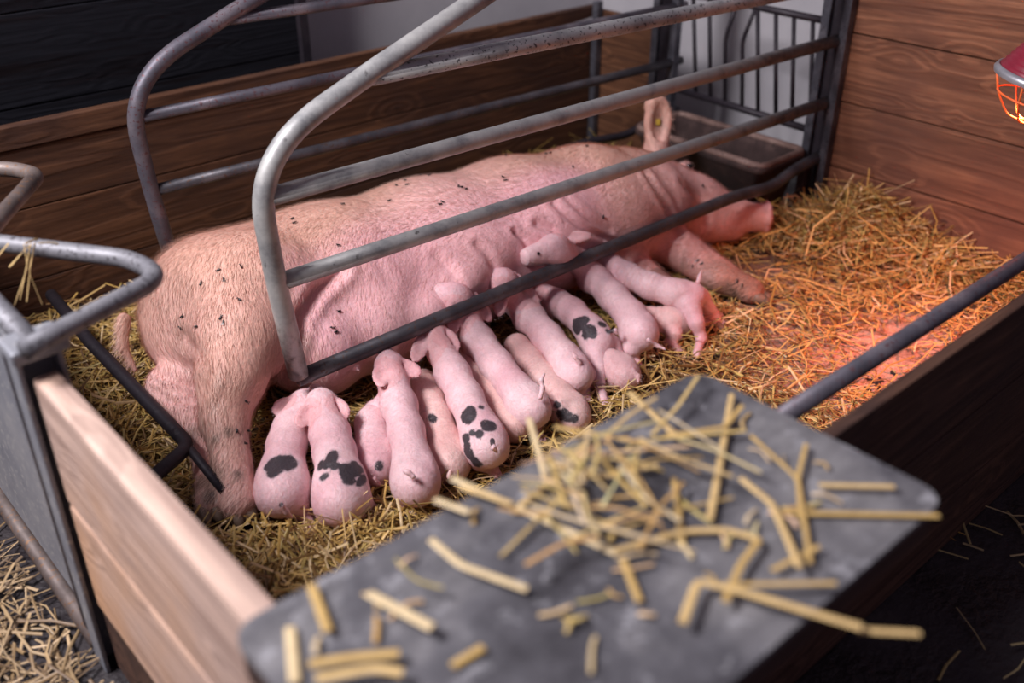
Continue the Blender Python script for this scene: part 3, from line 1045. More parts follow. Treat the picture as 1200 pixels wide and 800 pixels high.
def piglet(label, spine, ears=True, legs=(), tail=None, spots=(), earsize=1.0, tint=1.0, tailcol=None, eye=None, earpts=None, tan=0.0, name='piglet'):
    """spine: (px,py,z,r) from rump to snout; legs: chains of (px,py,z,r); spots: (px,py,radius px)"""
    def snap(pt):
        a, b_, z, r = pt
        if isinstance(z, tuple):
            return (a, b_, at(a, b_, y=z[1]).z, r)
        if z is not None and z > 0: return pt
        h_ = SOWBV.ray_cast(Vector((0, 0, CAMH)), Vector(ray(a, b_)).normalized())
        return (a, b_, max(.12, h_[0].z) + (r * .35 if z is None else -.022), r)
    spine = [snap(q) for q in spine]
    fs = np.interp(np.arange(len(spine)), [0, 1, 2, 4, 6], [.86, .80, .78, .80, .9]) if ears else np.full(len(spine), .93)
    sp = [np.array([*at(a, b_, z=z), r * k_]) for (a, b_, z, r), k_ in zip(spine, fs)]
    allp = list(sp)
    lg = []
    for ch_ in legs:
        c = [np.array([*at(a, b_, z=max(z, .030)), r * 1.1]) for a, b_, z, r in ch_]
        lg.append(c); allp += c
    tl = None
    if tail:
        tl = [np.array([*at(a, b_, z=z), r]) for a, b_, z, r in tail]; allp += tl
    A_ = np.array(allp)
    lo = A_[:, :3].min(0) - .085; hi = A_[:, :3].max(0) + .085
    s = SDF(lo, hi, .0034)
    s.chain(sp, .016)
    # haunches
    d0 = sp[0][:3] - sp[1][:3]; d0[2] = 0; d0 /= np.linalg.norm(d0)
    sd = np.cross([0, 0, 1], d0)
    for sg in (-1, 1):
        c = sp[0][:3] + sd * sg * sp[0][3] * .42 - d0 * .02 + np.array([0, 0, -.012])
        s.ell(c, [d0, sd, [0, 0, 1]], (sp[0][3] * 1.0, sp[0][3] * .72, sp[0][3] * .92), .009)
        c = sp[0][:3] + sd * sg * sp[0][3] * .62 - d0 * sp[0][3] * .75 + np.array([0, 0, .004])
        s.ell(c, [d0, sd, [0, 0, 1]], (sp[0][3] * .8, sp[0][3] * .42, sp[0][3] * .75), .016)
    # shoulders
    if len(sp) >= 5:
        j = 3
        d1 = sp[j][:3] - sp[j - 1][:3]; d1 /= np.linalg.norm(d1); s1 = np.cross([0, 0, 1], d1); s1 /= np.linalg.norm(s1)
        for sg in (-1, 1):
            c = sp[j][:3] + s1 * sg * sp[j][3] * .5 + np.array([0, 0, -.012])
            s.ell(c, [d1, s1, [0, 0, 1]], (.036, .022, .032), .016)
    for c in lg:
        s.chain(c, .012)
        # little trotter: two toes
        e, e0 = c[-1], c[-2]
        d = e[:3] - e0[:3]; d /= np.linalg.norm(d) + 1e-9
        sd2 = np.cross(d, [0, 0, 1]); sd2 /= np.linalg.norm(sd2) + 1e-9
        for sg in (-1, 1):
            s.cone(e[:3] + sd2 * sg * e[3] * .45, e[:3] + sd2 * sg * e[3] * .5 + d * .016, e[3] * .62, e[3] * .40, .004)
    if tl:
        s.chain(tl, .007)
    # head
    earc = []
    if ears and len(sp) >= 6:
        h, sn = sp[-2], sp[-1]
        d = sn[:3] - h[:3]; d /= np.linalg.norm(d)
        sd3 = np.cross(d, [0, 0, 1]); sd3 /= np.linalg.norm(sd3)
        u3 = np.cross(sd3, d)
        s.ell(h[:3], [d, sd3, u3], (h[3] * 1.15, h[3] * 1.02, h[3] * .95), .015)
        # snout disc
        s.ell(sn[:3] + d * sn[3] * .7, [d, sd3, u3], (.008, sn[3] * .85, sn[3] * .8), .005)
        for sg in (-1, 1):
            if earpts and earpts[(sg + 1) // 2] is None: continue
            if earpts:
                epx = earpts[(sg + 1) // 2]
                tip = np.array((at(epx[0], epx[1], y=epx[2][1]) if isinstance(epx[2], tuple) else at(epx[0], epx[1], z=epx[2]))[:])
                base = h[:3] + sd3 * sg * h[3] * .75 - d * h[3] * .35 + u3 * h[3] * .45
                le = tip - base
            else:
                base = h[:3] + sd3 * sg * h[3] * .80 - d * h[3] * .55 + u3 * h[3] * .45
                le = (sd3 * sg * .8 - d * .7 + u3 * .2) * .05 * earsize
            ll = np.linalg.norm(le); ld_ = le / ll
            # leaf plane contains ld and the head direction-ish; thin along normal
            cd = np.array([0, 0, CAMH]) - base; cd /= np.linalg.norm(cd)
            nn = u3 * .5 + cd * .9
            nn = nn - ld_ * (nn @ ld_); nn /= np.linalg.norm(nn)
            ww = np.cross(nn, ld_)
            cc = base + ld_ * ll * .5
            s.ell(cc, [ld_, ww, nn], (ll * .66, .021 * earsize, .0052), .005)
            s.ell(cc + nn * .006, [ld_, ww, nn], (ll * .42, .011 * earsize, .0045), .003, True)
            earc.append((cc, ll * .7))
    v, Q = s.mesh(1)
    # shallow skin folds running round the body
    SP = np.array([q[:3] for q in sp]); best = np.full(len(v), 9.); tpar = np.zeros(len(v)); acc = 0
    for a_, b_ in zip(SP[:-1], SP[1:]):
        L_ = np.linalg.norm(b_ - a_); t = np.clip(((v - a_) @ (b_ - a_)) / L_ ** 2, 0, 1)
        dd = np.linalg.norm(v - a_ - t[:, None] * (b_ - a_), axis=1)
        m_ = dd < best
        best[m_] = dd[m_]; tpar[m_] = acc + t[m_] * L_; acc += L_
    vn = vert_normals(v, Q)
    msk = sstep(-.1, .6, wob(v, 22, 3 + len(label))) * sstep(.03, .06, tpar) * sstep(acc * .8, acc * .65, tpar)
    v = v - vn * (.0011 * msk * np.clip(np.sin(tpar * 430 + 1.6 * wob(v, 30, 5)), -.2, 1))[:, None]
    # colour
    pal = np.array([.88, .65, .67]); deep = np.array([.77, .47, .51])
    k = np.clip(.45 + .45 * wob(v, 34, len(label)) + .5 * sstep(.09, .03, v[:, 2]), 0, 1)[:, None]  # mottled skin; deeper tone low down paints in the underside shading
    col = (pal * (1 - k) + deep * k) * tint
    if tan:
        col = col * (1 - tan) + np.array([.80, .52, .40]) * tan
    for cc, rr_ in earc:
        k = (np.linalg.norm(v - cc, axis=1) < rr_)[:, None] * .45
        col = col * (1 - k) + np.array([.80, .36, .36]) * k
    blot = np.full(len(v), 1.0)
    for q in spots:
        c = None
        # spot centre: nearest body vertex under that pixel
        d = np.array(ray(q[0], q[1])[:]); d /= np.linalg.norm(d)
        rel = v - np.array([0, 0, CAMH])
        t = rel @ d
        off = np.linalg.norm(rel - t[:, None] * d, axis=1)
        near = off < .012
        if not near.any(): continue
        tt = t[near].min()
        j = np.where(near)[0][np.argmin(t[near] + off[near] * 2)]
        c = v[j]
        ang = q[4] if len(q) > 4 else 0
        asp = q[3] if len(q) > 3 else 1
        rad = q[2] * tt / F
        a_ = np.array(rt[:]) * math.cos(ang) + np.array(up[:]) * math.sin(ang)
        b2 = -np.array(rt[:]) * math.sin(ang) + np.array(up[:]) * math.cos(ang)
        dv = v - c
        dd = np.sqrt((dv @ a_ / asp) ** 2 + (dv @ b2) ** 2 + (dv @ d * .5) ** 2) - rad * (.10 * wob(v, 190, 9) + .07 * wob(v, 420, 4))
        blot = np.minimum(blot, dd - rad)
    k = (1 - sstep(-.0006, .0012, blot))[:, None]
    g = (1 - sstep(.001, .0045, blot))[:, None] * .35
    col = col * (1 - g) + np.array([.45, .36, .40]) * g
    col = col * (1 - k * .96) + np.array([.030, .027, .034]) * k * .96
    o_ = A_[:, :3].mean(0); o_[2] = 0
    fv, ff, fc = fur(v, Q, 3800, lambda p, n: .0065, .00022, lambda i, r_: np.clip(col[i] * .5 + np.array([.82, .66, .64]) * .5 * np.clip(col[i][:, :1] / .7, 0, 1), 0, 1), np.ones(len(v)), len(label), d0)
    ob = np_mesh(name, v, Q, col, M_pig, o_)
    ob['_o'] = tuple(o_)
    fz = np_mesh('hair', fv, ff, fc, M_hair, o_, ob, False); tag(fz, 'fine pale fuzz')
    tag(ob, label, 'piglet', 'piglets nursing in a row along the sow')
    if eye:
        for e in eye:
            c = Vector(at(*e[:2], z=e[2]))
            BV = BVHTree.FromPolygons([tuple(x) for x in v], [tuple(x) for x in Q])
            dd = Vector(ray(e[0], e[1])).normalized()
            hit = BV.ray_cast(Vector((0, 0, CAMH)), dd)
            if hit[0]:
                c = hit[0]
            bb = MB()
            bb.lathe([(.0003, -.005), (.003, -.004), (.005, 0), (.003, .004), (.0003, .005)], c, dd, 10)
            bb.build('eye', M_eye, ob, True)
    return ob


SOWBV = BVHTree.FromPolygons([tuple(p) for p in SV], [tuple(q) for q in SQ])
pigs = []
pigs.append(piglet('piglet at the left end of the row, two black bars across its back',
    [(330, 578, .085, .060), (332, 548, .09, .056), (336, 522, .095, .054), (343, 500, .11, .050), (350, 486, .12, .042), (356, 474, .125, .036), (366, 462, .12, .020)],
    legs=[[(350, 595, .05, .022), (358, 605, .02, .013), (362, 612, .014, .010)]],
    tail=[(330, 592, .135, .006), (336, 600, .115, .005), (342, 606, .09, .004)],
    earpts=[(323, 482, .14), None],
    spots=[(330, 540, 8, 1.9, -.05), (340, 544, 6, 1.3, 0), (321, 551, 8, 1.25, .2), (328, 589, 4, .8, 0), (315, 546, 5, 1.2, .5)]))
pigs.append(piglet('large piglet with ragged black blotches over its lower back, second from the left',
    [(400, 588, .085, .062), (398, 560, .10, .060), (392, 530, .11, .057), (386, 505, .125, .051), (381, 488, .14, .043), (377, 474, .15, .037), (371, 459, .155, .019)],
    earpts=[(351, 497, .15), (405, 487, .15)],
    legs=[[(425, 590, .05, .022), (434, 596, .02, .012), (437, 600, .014, .009)]],
    spots=[(388, 537, 9, 1.0, 0), (383, 543, 6, 1.2, 0), (393, 546, 5, 1.2, 0), (370, 541, 5, 1.2, .9), (405, 552, 8, 1.2, -.9), (409, 562, 7, 1.1, -.5), (417, 552, 9, .9, -.9), (424, 562, 8, .7, -.5), (379, 558, 3.5, 1.7, .4), (414, 545, 5, 1.2, 0)]))
pigs.append(piglet('small piglet with one round grey spot on its rump, tucked low between two bigger ones',
    [(442, 548, .06, .047), (440, 528, .065, .046), (438, 510, .075, .041), (436, 494, .085, .036), (440, 482, .09, .03)], ears=False,
    tail=[(439, 560, .09, .005), (443, 566, .07, .004), (445, 569, .06, .003)], spots=[(444, 546, 5.5, 1, 0)], tint=.97))
pigs.append(piglet('long plain pink piglet on the straw, in front of the gate corner, ears spread',
    [(488, 568, .095, .054), (483, 538, .105, .050), (476, 505, .115, .050), (467, 472, .135, .047), (461, 448, .155, .042), (457, 430, .170, .037), (450, 412, .175, .021)],
    legs=[[(478, 580, .05, .024), (480, 592, .03, .013), (483, 602, .014, .010)], [(497, 575, .05, .022), (506, 583, .03, .013), (510, 588, .02, .010)],
          [(455, 468, .12, .024), (438, 480, .10, .016), (424, 492, .07, .012), (421, 498, .05, .010)]],
    tail=[(484, 558, .15, .006), (478, 553, .158, .005), (473, 552, .158, .004)],
    earpts=[(447, 450, .18), (490, 438, .17)]))
pigs.append(piglet('plain tan-pink piglet lying low between the long plain one and the blotched one',
    [(528, 545, .055, .046), (520, 520, .06, .045), (510, 492, .07, .043), (502, 468, .08, .040), (496, 448, .09, .036)], ears=False, tan=.45,
    tail=[(528, 552, .098, .005), (526, 558, .09, .004), (527, 563, .08, .003)], spots=[(507, 489, 6, .8, .6)]))
pigs.append(piglet('piglet with a cluster of large black spots on its rump, head under the dark rail',
    [(572, 524, .095, .054), (560, 498, .105, .052), (545, 466, .115, .052), (530, 436, .135, .048), (517, 411, .155, .043), (508, 393, .170, .037), (498, 377, .172, .021)],
    earpts=[(487, 420, .17), (534, 408, .17)],
    legs=[[(565, 540, .05, .024), (575, 548, .03, .013), (580, 553, .02, .010)]],
    tail=[(577, 516, .152, .006), (578, 524, .155, .005), (582, 529, .14, .004)],
    spots=[(549, 486, 10, 1.0, .6), (551, 483, 8, 1.1, .3), (572, 498, 7, 1.3, -.1), (561, 508, 5.5, 1.0, 0), (570, 514, 5, 1.0, 0), (546, 514, 6, .9, 0), (546, 522, 6, .8, 0), (553, 506, 4, 1, 0), (549, 531, 6.5, 1.3, -.9), (557, 541, 6, 1.5, -.7), (564, 474, 3, 1.3, 0), (577, 515, 4, .7, 0)]))
pigs.append(piglet('tan-pink piglet squeezed low between the blotched one and a long plain one',
    [(602, 500, .055, .042), (588, 482, .055, .043), (572, 460, .06, .042), (558, 438, .07, .040), (548, 420, .08, .036)], ears=False, tan=.5))
pigs.append(piglet('long plain piglet with a raised curled tail, just left of the dark gap with straw',
    [(624, 480, .095, .052), (605, 457, .105, .050), (582, 428, .115, .051), (560, 398, .135, .047), (546, 376, .165, .044), (534, 351, ('y', 1.757), .046), (515, 344, ('y', 1.800), .042)],
    earpts=[(530, 388, .165), (572, 372, .165)],
    legs=[[(618, 498, .05, .024), (628, 506, .03, .013), (633, 512, .02, .010)]],
    tail=[(633, 466, .145, .006), (636, 455, .16, .005), (634, 445, .175, .005), (638, 438, .18, .0035)]))
pigs.append(piglet('low-lying piglet with black spots near its rump, under the plain ones',
    [(672, 488, .05, .045), (655, 466, .05, .044), (637, 445, .055, .043), (620, 424, .06, .042), (606, 406, .07, .038)], ears=False, tan=.4,
    spots=[(662, 487, 7, 1.5, -.4), (672, 491, 5, 1.2, -.3), (653, 474, 4, 1.2, 0)]))
pigs.append(piglet('plain piglet with head under the rail, right of the dark gap with straw',
    [(676, 440, .085, .048), (662, 420, .095, .050), (642, 396, .105, .050), (620, 370, .125, .046), (602, 352, .155, .043), (587, 332, ('y', 1.757), .046), (566, 329, ('y', 1.802), .042)],
    earpts=[(585, 366, .165), (628, 352, .16)],
    legs=[[(672, 452, .06, .024), (680, 464, .03, .013), (684, 474, .015, .010)], [(688, 440, .06, .022), (688, 455, .03, .012), (688, 466, .015, .009)]],
    tail=[(679, 425, .13, .006), (674, 418, .145, .005), (672, 414, .15, .004)]))
pigs.append(piglet('piglet with two big black blotches on its back and long hind legs',
    [(703, 400, .09, .044), (690, 385, .10, .047), (670, 365, .105, .047), (652, 353, .115, .042), (640, 347, .12, .036), (631, 344, .125, .030), (618, 345, .12, .018)],
    earpts=[(620, 353, .14), None],
    legs=[[(698, 412, .07, .030), (702, 432, .06, .018), (702, 452, .04, .013), (708, 470, .014, .010)], [(716, 405, .07, .026), (724, 418, .05, .015), (728, 430, .03, .010)]],
    tail=[(716, 388, .125, .006), (721, 387, .128, .005), (723, 391, .12, .004)],
    spots=[(677, 378, 8, .9, .5), (683, 376, 6, 1.1, .9), (691, 388, 9.5, 1.0, 0), (706, 379, 4, 1.3, -.3), (712, 386, 4, 1.2, -.3), (675, 385, 6, 1.3, -.7)]))
pigs.append(piglet('plain piglet with its face and eye visible left of the rail, body to the right',
    [(752, 392, .095, .052), (740, 371, .105, .052), (718, 347, .12, .052), (695, 324, .145, .047), (676, 304, ('y', 1.742), .042), (650, 293, ('y', 1.742), .048), (622, 300, ('y', 1.752), .030)],
    earpts=[None, (689, 276, ('y', 1.725))],
    legs=[[(740, 408, .06, .026), (742, 418, .03, .014), (746, 424, .02, .010)]],
    tail=[(760, 398, .14, .006), (770, 405, .12, .005), (779, 409, .115, .004)], eye=[(631, 297, .2)]))
pigs.append(piglet('plain piglet standing across the sow foreleg at the right end of the row',
    [(812, 346, .125, .042), (790, 343, .130, .046), (762, 335, .135, .046), (735, 322, .145, .043), (716, 310, .16, .037), (702, 300, .175, .032), (688, 294, .175, .018)],
    earpts=[None, (703, 284, .215)],
    legs=[[(808, 358, .11, .030), (816, 378, .08, .018), (822, 396, .04, .012), (817, 412, .014, .009)], [(820, 348, .11, .026), (830, 362, .07, .016), (842, 372, .03, .011), (846, 378, .02, .009)]],
    tail=[(818, 330, .155, .006), (820, 324, .165, .005), (822, 317, .172, .0035)]))
pigs.append(piglet('small pink piglet showing only its rump behind the corner of the grey board',
    [(732, 440, .052, .044), (722, 432, .05, .043), (710, 422, .05, .040)], ears=False, tan=.15,
    tail=[(742, 434, .08, .005), (748, 440, .07, .004), (748, 448, .06, .003)]))
pigs.append(piglet('small piglet lying underneath the standing one at the right end',
    [(800, 374, .058, .042), (785, 378, .058, .045), (766, 378, .055, .043), (750, 374, .055, .040)], ears=False, tan=.3,
    legs=[[(790, 392, .05, .020), (785, 402, .03, .012), (792, 408, .02, .010)]]))

# ------------------------------------------------------------------ bedding
def bed_h(x, y):
    x = np.asarray(x, float); y = np.asarray(y, float)
    h = .012 + .008 * np.sin(x * 9 + 1) * np.sin(y * 11)
    h += .085 * np.exp(-((y - 1.50) / .16) ** 2 - ((x - 2.82) / .20) ** 2)
    h += .045 * np.exp(-((x - 2.90) / .10) ** 2) * sstep(1.7, 1.45, y)
    h += .025 * np.exp(-((x - .50) / .15) ** 2 - ((y - 1.25) / .3) ** 2)
    h += .05 * np.exp(-((y - 2.30) / .08) ** 2 - ((x - 1.25) / .35) ** 2)
    return h

nx, ny = 130, 105
gx = np.linspace(XL + .025, XR - .002, nx); gy = np.linspace(YF + .014, YB - .002, ny)
GX, GY = np.meshgrid(gx, gy, indexing='ij')
GZ = bed_h(GX, GY) - .004 + rng.normal(size=GX.shape) * .0015
v = np.stack([GX, GY, GZ], -1).reshape(-1, 3)
i, j = np.meshgrid(np.arange(nx - 1), np.arange(ny - 1), indexing='ij')
a = (i * ny + j).ravel()
Q = np.stack([a, a + ny, a + ny + 1, a + 1], 1)
P3 = v.copy(); P3[:, 2] = 0
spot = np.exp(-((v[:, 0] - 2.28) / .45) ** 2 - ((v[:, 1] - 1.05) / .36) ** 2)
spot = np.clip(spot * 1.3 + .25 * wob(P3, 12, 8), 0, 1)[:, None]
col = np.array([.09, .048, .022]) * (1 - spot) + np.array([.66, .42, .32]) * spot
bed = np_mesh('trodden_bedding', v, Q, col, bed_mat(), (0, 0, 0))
tag(bed, 'trodden sawdust and fine straw covering the pen floor', 'bedding', None, 'stuff')


def straws(n, xy, hfun, L=(.04, .15), w=(.0013, .0030), tilt=.18, pal=None, seed=5, lift=.02):
    r_ = np.random.default_rng(seed)
    p = xy(r_, n); n = len(p)
    an = r_.uniform(0, 2 * PI, n)
    ln = r_.uniform(L[0], L[1], n) * r_.uniform(.5, 1, n)
    el = r_.normal(size=n) * tilt
    d = np.stack([np.cos(an) * np.cos(el), np.sin(an) * np.cos(el), np.sin(el)], 1)
    sd = np.stack([-np.sin(an), np.cos(an), r_.normal(size=n) * .4], 1)
    z = hfun(p[:, 0], p[:, 1]) + r_.uniform(0, lift, n) + np.abs(np.sin(el)) * ln * .5
    c = np.stack([p[:, 0], p[:, 1], z], 1)
    bend = r_.normal(size=(n, 1)) * .10 * ln[:, None]
    kink = sd * bend + np.array([0, 0, 1]) * r_.uniform(-.03, .06, (n, 1)) * ln[:, None]
    ww = r_.uniform(w[0], w[1], n)[:, None]
    pts = [c - d * ln[:, None] / 2, c + kink, c + d * ln[:, None] / 2]
    nrm = np.cross(d, sd)
    V = []
    for q in pts:
        V += [q - sd * ww, q + nrm * ww * .6, q + sd * ww]
    V = np.stack(V, 1).reshape(-1, 3)
    V[:, 2] = np.maximum(V[:, 2], .002)
    b_ = np.arange(n)[:, None] * 9
    Fc = np.concatenate([b_ + [0, 1, 4, 3], b_ + [1, 2, 5, 4], b_ + [3, 4, 7, 6], b_ + [4, 5, 8, 7]])
    pal = np.array(pal)
    cc = pal[r_.integers(0, len(pal), n)] * r_.uniform(.75, 1.15, (n, 1))
    return V, Fc, np.repeat(cc, 9, 0)


PAL = [(.60, .38, .11), (.70, .46, .17), (.46, .28, .07), (.76, .56, .30), (.28, .16, .05), (.60, .41, .13), (.48, .35, .11), (.22, .12, .045)]
def clear(p):
    k = np.ones(len(p), bool)
    for cx, cy, r in ((.625, 1.60, .085), (.585, 1.62, .07), (2.25, 1.44, .075)):
        k &= (p[:, 0] - cx) ** 2 + (p[:, 1] - cy) ** 2 > r * r
    return p[k]
def xy_pen(r_, n):
    p = np.stack([r_.uniform(XL + .05, XR - .04, n), r_.uniform(YF + .04, YB - .04, n)], 1)
    # thin out the bare lit patch and the dark area in front of the snout
    d = np.exp(-((p[:, 0] - 2.28) / .36) ** 2 - ((p[:, 1] - 1.05) / .25) ** 2) * .94
    d2 = np.exp(-((p[:, 0] - 2.45) / .16) ** 2 - ((p[:, 1] - 1.56) / .13) ** 2) * .92
    keep = r_.uniform(size=len(p)) > np.maximum(d, d2)
    return clear(p[keep])
V1, F1, C1 = straws(26000, xy_pen, bed_h, L=(.04, .19), w=(.0012, .0028), pal=PAL, lift=.018)
# deeper heaps: along the right wall, around the piglets' rumps, between the left board and the sow
def heap(cx, cy, sx, sy):
    def f(r_, n):
        p = np.stack([r_.normal(cx, sx, n), r_.normal(cy, sy, n)], 1)
        k = (p[:, 0] > XL + .05) & (p[:, 0] < XR - .04) & (p[:, 1] > YF + .05) & (p[:, 1] < YB - .05)
        return clear(p[k])
    return f
parts = [(V1, F1, C1)]
parts.append(straws(2200, heap(2.78, 1.52, .10, .10), bed_h, L=(.08, .22), tilt=.3, pal=PAL, seed=6, lift=.04))
parts.append(straws(1600, heap(2.86, 1.2, .06, .2), bed_h, L=(.08, .2), tilt=.25, pal=PAL, seed=7, lift=.03))
parts.append(straws(2200, heap(.66, 1.28, .14, .08), bed_h, L=(.05, .16), tilt=.35, pal=PAL, seed=8, lift=.035))
parts.append(straws(1800, heap(.50, 1.75, .08, .25), bed_h, L=(.05, .16), tilt=.3, pal=PAL, seed=9, lift=.03))
parts.append(straws(500, heap(1.30, 2.30, .22, .03), lambda x, y: bed_h(x, y) + .25 * sstep(.0, .3, x) * .0, L=(.06, .16), tilt=.5, pal=PAL, seed=10, lift=.15))
off = 0; VV = []; FF = []; CC = []
for a_, b_, c_ in parts:
    VV.append(a_); FF.append(b_ + off); CC.append(c_); off += len(a_)
bs_ = np_mesh('straw_bedding', np.concatenate(VV), np.concatenate(FF), np.concatenate(CC), M_straw, (0, 0, 0), None, False)
tag(bs_, 'golden loose straw spread over the pen floor around the pigs', 'straw', None, 'stuff')
# outside, left and right
def xy_out(r_, n):
    p = np.stack([r_.uniform(-.35, XL - .06, n), r_.uniform(.9, 2.6, n)], 1)
    return p[wob(np.c_[p, p[:, 0] * 0], 9, 2) + r_.normal(size=n) * .3 > -.1]
Vo, Fo, Co = straws(2500, xy_out, lambda x, y: x * 0 + .004, L=(.05, .18), tilt=.12, pal=[(.40, .28, .15), (.50, .36, .21), (.30, .20, .10), (.18, .12, .07)], seed=12, lift=.012)
tag(np_mesh('loose_straw', Vo, Fo, Co, M_straw, (0, 0, 0), None, False), 'trampled straw on the damp aisle floor at lower left', 'straw', None, 'stuff')
def xy_out2(r_, n):
    return np.stack([r_.normal(1.95, .25, n), r_.normal(.25, .18, n)], 1)
Vo, Fo, Co = straws(160, xy_out2, lambda x, y: x * 0 + .004, L=(.06, .2), tilt=.12, pal=[(.42, .34, .14), (.5, .4, .2)], seed=13, lift=.012)
tag(np_mesh('loose_straw', Vo, Fo, Co, M_straw, (0, 0, 0), None, False), 'few wisps of straw on the dark floor at lower right', 'straw', None, 'stuff')


# straw hanging on things
def straw(pts, w, col, label, group=None, name='straw_stalk', flat=(0, 0, 1)):
    b_ = MB(); b_.col = col; w *= .86
    pts = [Vector(p) for p in pts]
    o = sum(pts, Vector()) / len(pts)
    b_.tube(arc(pts, .01, 3) if len(pts) > 2 else pts, w, 8, True, None, flat)
    return tag(b_.build(name, M_straw, None, False, o), label, 'straw', group)


z = ZP + .006
Y1, Y2, Y3 = (.66, .47, .21), (.56, .38, .14), (.72, .57, .33)
big = [
    ([(530, 560), (640, 610), (722, 648)], .0052, Y3, 'long straight pale straw stalk running to the middle of the board'),
    ([(722, 645), (800, 622), (852, 620), (890, 632)], .005, Y1, 'bent straw stalk curving right from the long pale one'),
    ([(890, 632), (868, 662), (850, 705)], .0048, Y2, 'short straw stalk turning down at the right end of the curve'),
    ([(800, 730), (818, 680), (860, 690), (1010, 735)], .0056, Y1, 'thick bent straw stalk near the lower right edge of the board'),
    ([(1005, 738), (1078, 742)], .0045, Y1, 'straw end jutting past the lower right edge of the board'),
    ([(858, 462), (846, 530), (832, 608)], .0048, Y1, 'upright straw stalk in the middle of the board, pointing at the far corner'),
    ([(738, 460), (798, 515)], .005, Y1, 'straight straw piece near the far corner of the board'),
    ([(868, 560), (905, 590), (938, 665)], .005, Y1, 'curved straw stalk right of the upright one'),
    ([(910, 600), (1000, 602), (1100, 604)], .0045, Y2, 'long level straw stalk reaching the right corner of the board'),
    ([(960, 568), (1048, 570)], .0045, Y1, 'short level straw above the long level one'),
    ([(505, 632), (540, 662), (618, 690)], .0052, Y3, 'bent pale straw stalk left of the long straight one'),
    ([(432, 695), (507, 735)], .0065, Y3, 'short thick pale straw lying at the lower left of the board'),
    ([(340, 735), (346, 800)], .0065, Y3, 'upright straw near the left corner of the board'),
    ([(365, 685), (385, 740)], .006, Y2, 'small straw piece above the left corner of the board'),
    ([(362, 778), (410, 770), (468, 765)], .006, Y2, 'yellow straw at the bottom edge of the picture'),
    ([(370, 795), (440, 782), (472, 788)], .006, Y1, 'second yellow straw at the bottom edge, under the first'),
    ([(730, 655), (750, 705)], .0048, Y2, 'short straw hanging off the middle of the curve'),
    ([(880, 510), (935, 560), (950, 660)], .0035, Y2, 'thin straw sloping down right across the level ones'),
    ([(540, 570), (600, 590)], .0045, Y1, 'short straw just above the long straight pale one'),
    ([(510, 585), (550, 600)], .005, Y3, 'short pale straw at the upper left edge of the board'),
    ([(530, 780), (566, 758)], .0055, Y2, 'short straw piece at the bottom centre of the board'),
    ([(905, 668), (960, 640)], .004, Y2, 'short straw sloping up right of the curve'),
    ([(830, 685), (980, 683)], .0035, Y2, 'thin level straw above the thick bent stalk'),
    ([(650, 500), (720, 512), (760, 520)], .0045, Y2, 'straw stalk along the far edge of the board'),
    ([(690, 515), (650, 560), (600, 600)], .0045, Y1, 'straw stalk slanting through the left straw pile'),
    ([(770, 545), (700, 560), (640, 540)], .0045, Y1, 'straw stalk lying across the top of the straw pile'),
    ([(870, 475), (850, 500), (780, 510)], .0040, Y2, 'thin kinked straw near the far corner'),
    ([(620, 490), (640, 560)], .0045, Y3, 'pale straw on the left side of the straw pile'),
    ([(790, 560), (800, 640)], .0040, Y2, 'thin upright straw left of the middle stalk'),
    ([(940, 610), (935, 560), (945, 520)], .0035, Y2, 'thin upright straw near the right side of the board'),
]
for k, (pp, w, c, lab) in enumerate(big):
    zz_ = z + (k % 4) * .003
    straw([at(a, b_, z=zz_) for a, b_ in pp], w, c, lab)
r_ = random.Random(3)
def inb(p): return bx0 + .02 < p.x < bx1 - .02 and by0 + .02 < p.y < by1 - .02
n = 0
while n < 95:
    if n < 52:
        c = Vector((r_.gauss(at(690, 560, z=z).x, .07), r_.gauss(at(690, 560, z=z).y, .055), 0)); h = z + r_.random() * .03; L = r_.uniform(.05, .15)
        lab, grp = 'loose straw stalk in the tangled pile on the left half of the grey board', 'straw pile on the grey board'
    else:
        c = Vector((r_.uniform(bx0 + .05, bx1 - .05), r_.uniform(by0 + .05, by1 - .03), 0)); h = z - .002; L = r_.uniform(.015, .05)
        lab, grp = 'small broken straw bit scattered on the grey board', 'straw bits scattered on the grey board'
    a_ = r_.uniform(0, PI)
    d = Vector((math.cos(a_), math.sin(a_), 0)) * L / 2
    if not (inb(c + d) and inb(c - d)): continue
    c.z = h
    mid = c + Vector((r_.uniform(-.008, .008), r_.uniform(-.008, .008), r_.uniform(0, .008)))
    e = r_.choice([0, .006, .012]) if n < 52 else 0
    cc = r_.choice([Y1, Y2, Y3])
    straw([c - d, mid, c + d + Vector((0, 0, e))], r_.uniform(.0018, .0034), tuple(x * r_.uniform(.85, 1.05) for x in cc), lab, grp)
    n += 1

# straw wisps caught on the left tube loop
r_ = random.Random(5)
for k in range(9):
    p = at(15 + r_.uniform(-10, 30), 285, z=.70)
    q = p + Vector((r_.uniform(-.05, .06), r_.uniform(-.05, .05), r_.uniform(-.12, -.02)))
    straw([p, (p + q) / 2 + Vector((r_.uniform(-.02, .02), 0, .01)), q], .0018, Y1, 'wisp of straw caught on the bent tube loop at left', 'straw wisps on the left tube loop', flat=(1, 0, 0))

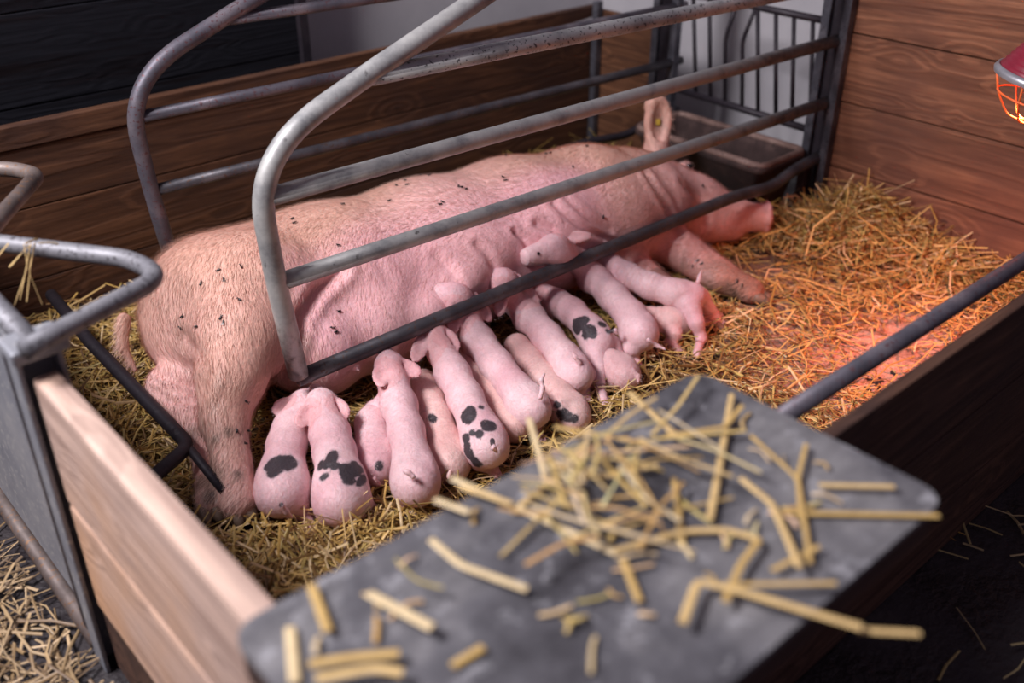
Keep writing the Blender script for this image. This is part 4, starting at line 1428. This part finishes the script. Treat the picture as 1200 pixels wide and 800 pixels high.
# ------------------------------------------------------------------ flies
bv = BVHTree.FromPolygons([tuple(p) for p in SV], [tuple(q) for q in SQ])
fb = MB()
fb.lathe([(.0002, -.0042), (.0016, -.0036), (.0022, -.001), (.0018, .001), (.0022, .0022), (.0014, .004), (.0002, .0044)], (0, 0, .002), (1, 0, 0), 8)
for sg in (-1, 1):
    fb.add([(-.001, 0, .004), (-.006, sg * .0035, .0035), (-.0065, sg * .001, .0035)], [(0, 1, 2)])
fly0 = fb.build('fly', M_fly, None, True)
FL = [(259, 373, 'rump'), (214, 371, 'rump'), (212, 383, 'rump'), (231, 383, 'rump'), (262, 378, 'rump'), (236, 333, 'rump'), (257, 317, 'rump'), (263, 328, 'rump'), (283, 313, 'rump'), (161, 373, 'rump'), (281, 352, 'rump'),
      (343, 257, 'flank'), (345, 262, 'flank'), (397, 288, 'flank'), (402, 240, 'flank'), (397, 365, 'belly'), (389, 384, 'belly'), (393, 389, 'belly'),
      (475, 212, 'back'), (477, 217, 'back'), (465, 218, 'back'), (493, 206, 'back'), (503, 206, 'back'), (456, 236, 'back'), (516, 240, 'back'), (518, 237, 'back'), (537, 219, 'back'), (541, 220, 'back'), (546, 222, 'back'),
      (542, 186, 'back'), (586, 183, 'back'), (593, 183, 'back'), (589, 208, 'back'), (592, 212, 'back'), (640, 171, 'shoulder'), (640, 181, 'shoulder'), (645, 180, 'shoulder'), (671, 196, 'shoulder'), (688, 172, 'shoulder'), (604, 173, 'back'),
      (706, 254, 'shoulder'), (818, 305, 'fore leg'), (812, 311, 'fore leg'), (822, 309, 'fore leg'), (864, 330, 'fore leg'), (870, 334, 'fore leg'), (823, 218, 'face'), (277, 505, 'hind leg'), (288, 470, 'hind leg'), (287, 520, 'hind leg'), (290, 505, 'hind leg')]
first = True
r_ = random.Random(9)
camp = Vector((0, 0, CAMH))
for x, y, where in FL:
    hit = bv.ray_cast(camp, Vector(ray(x, y)).normalized())
    if hit[0] is None: continue
    if first: o = fly0; first = False
    else:
        o = fly0.copy(); COL.objects.link(o)
    nrm = hit[1]
    q = nrm.to_track_quat('Z', 'X').to_matrix().to_4x4() @ Matrix.Rotation(r_.uniform(0, 6.28), 4, 'Z')
    q.translation = hit[0] + nrm * .001
    o.matrix_world = q @ Matrix.Scale(1.15, 4)
    tag(o, "tiny black fly sitting on the sow's " + where, 'fly', "flies on the sow's " + where)

for o in bpy.data.objects:
    if '_o' in o: del o['_o']
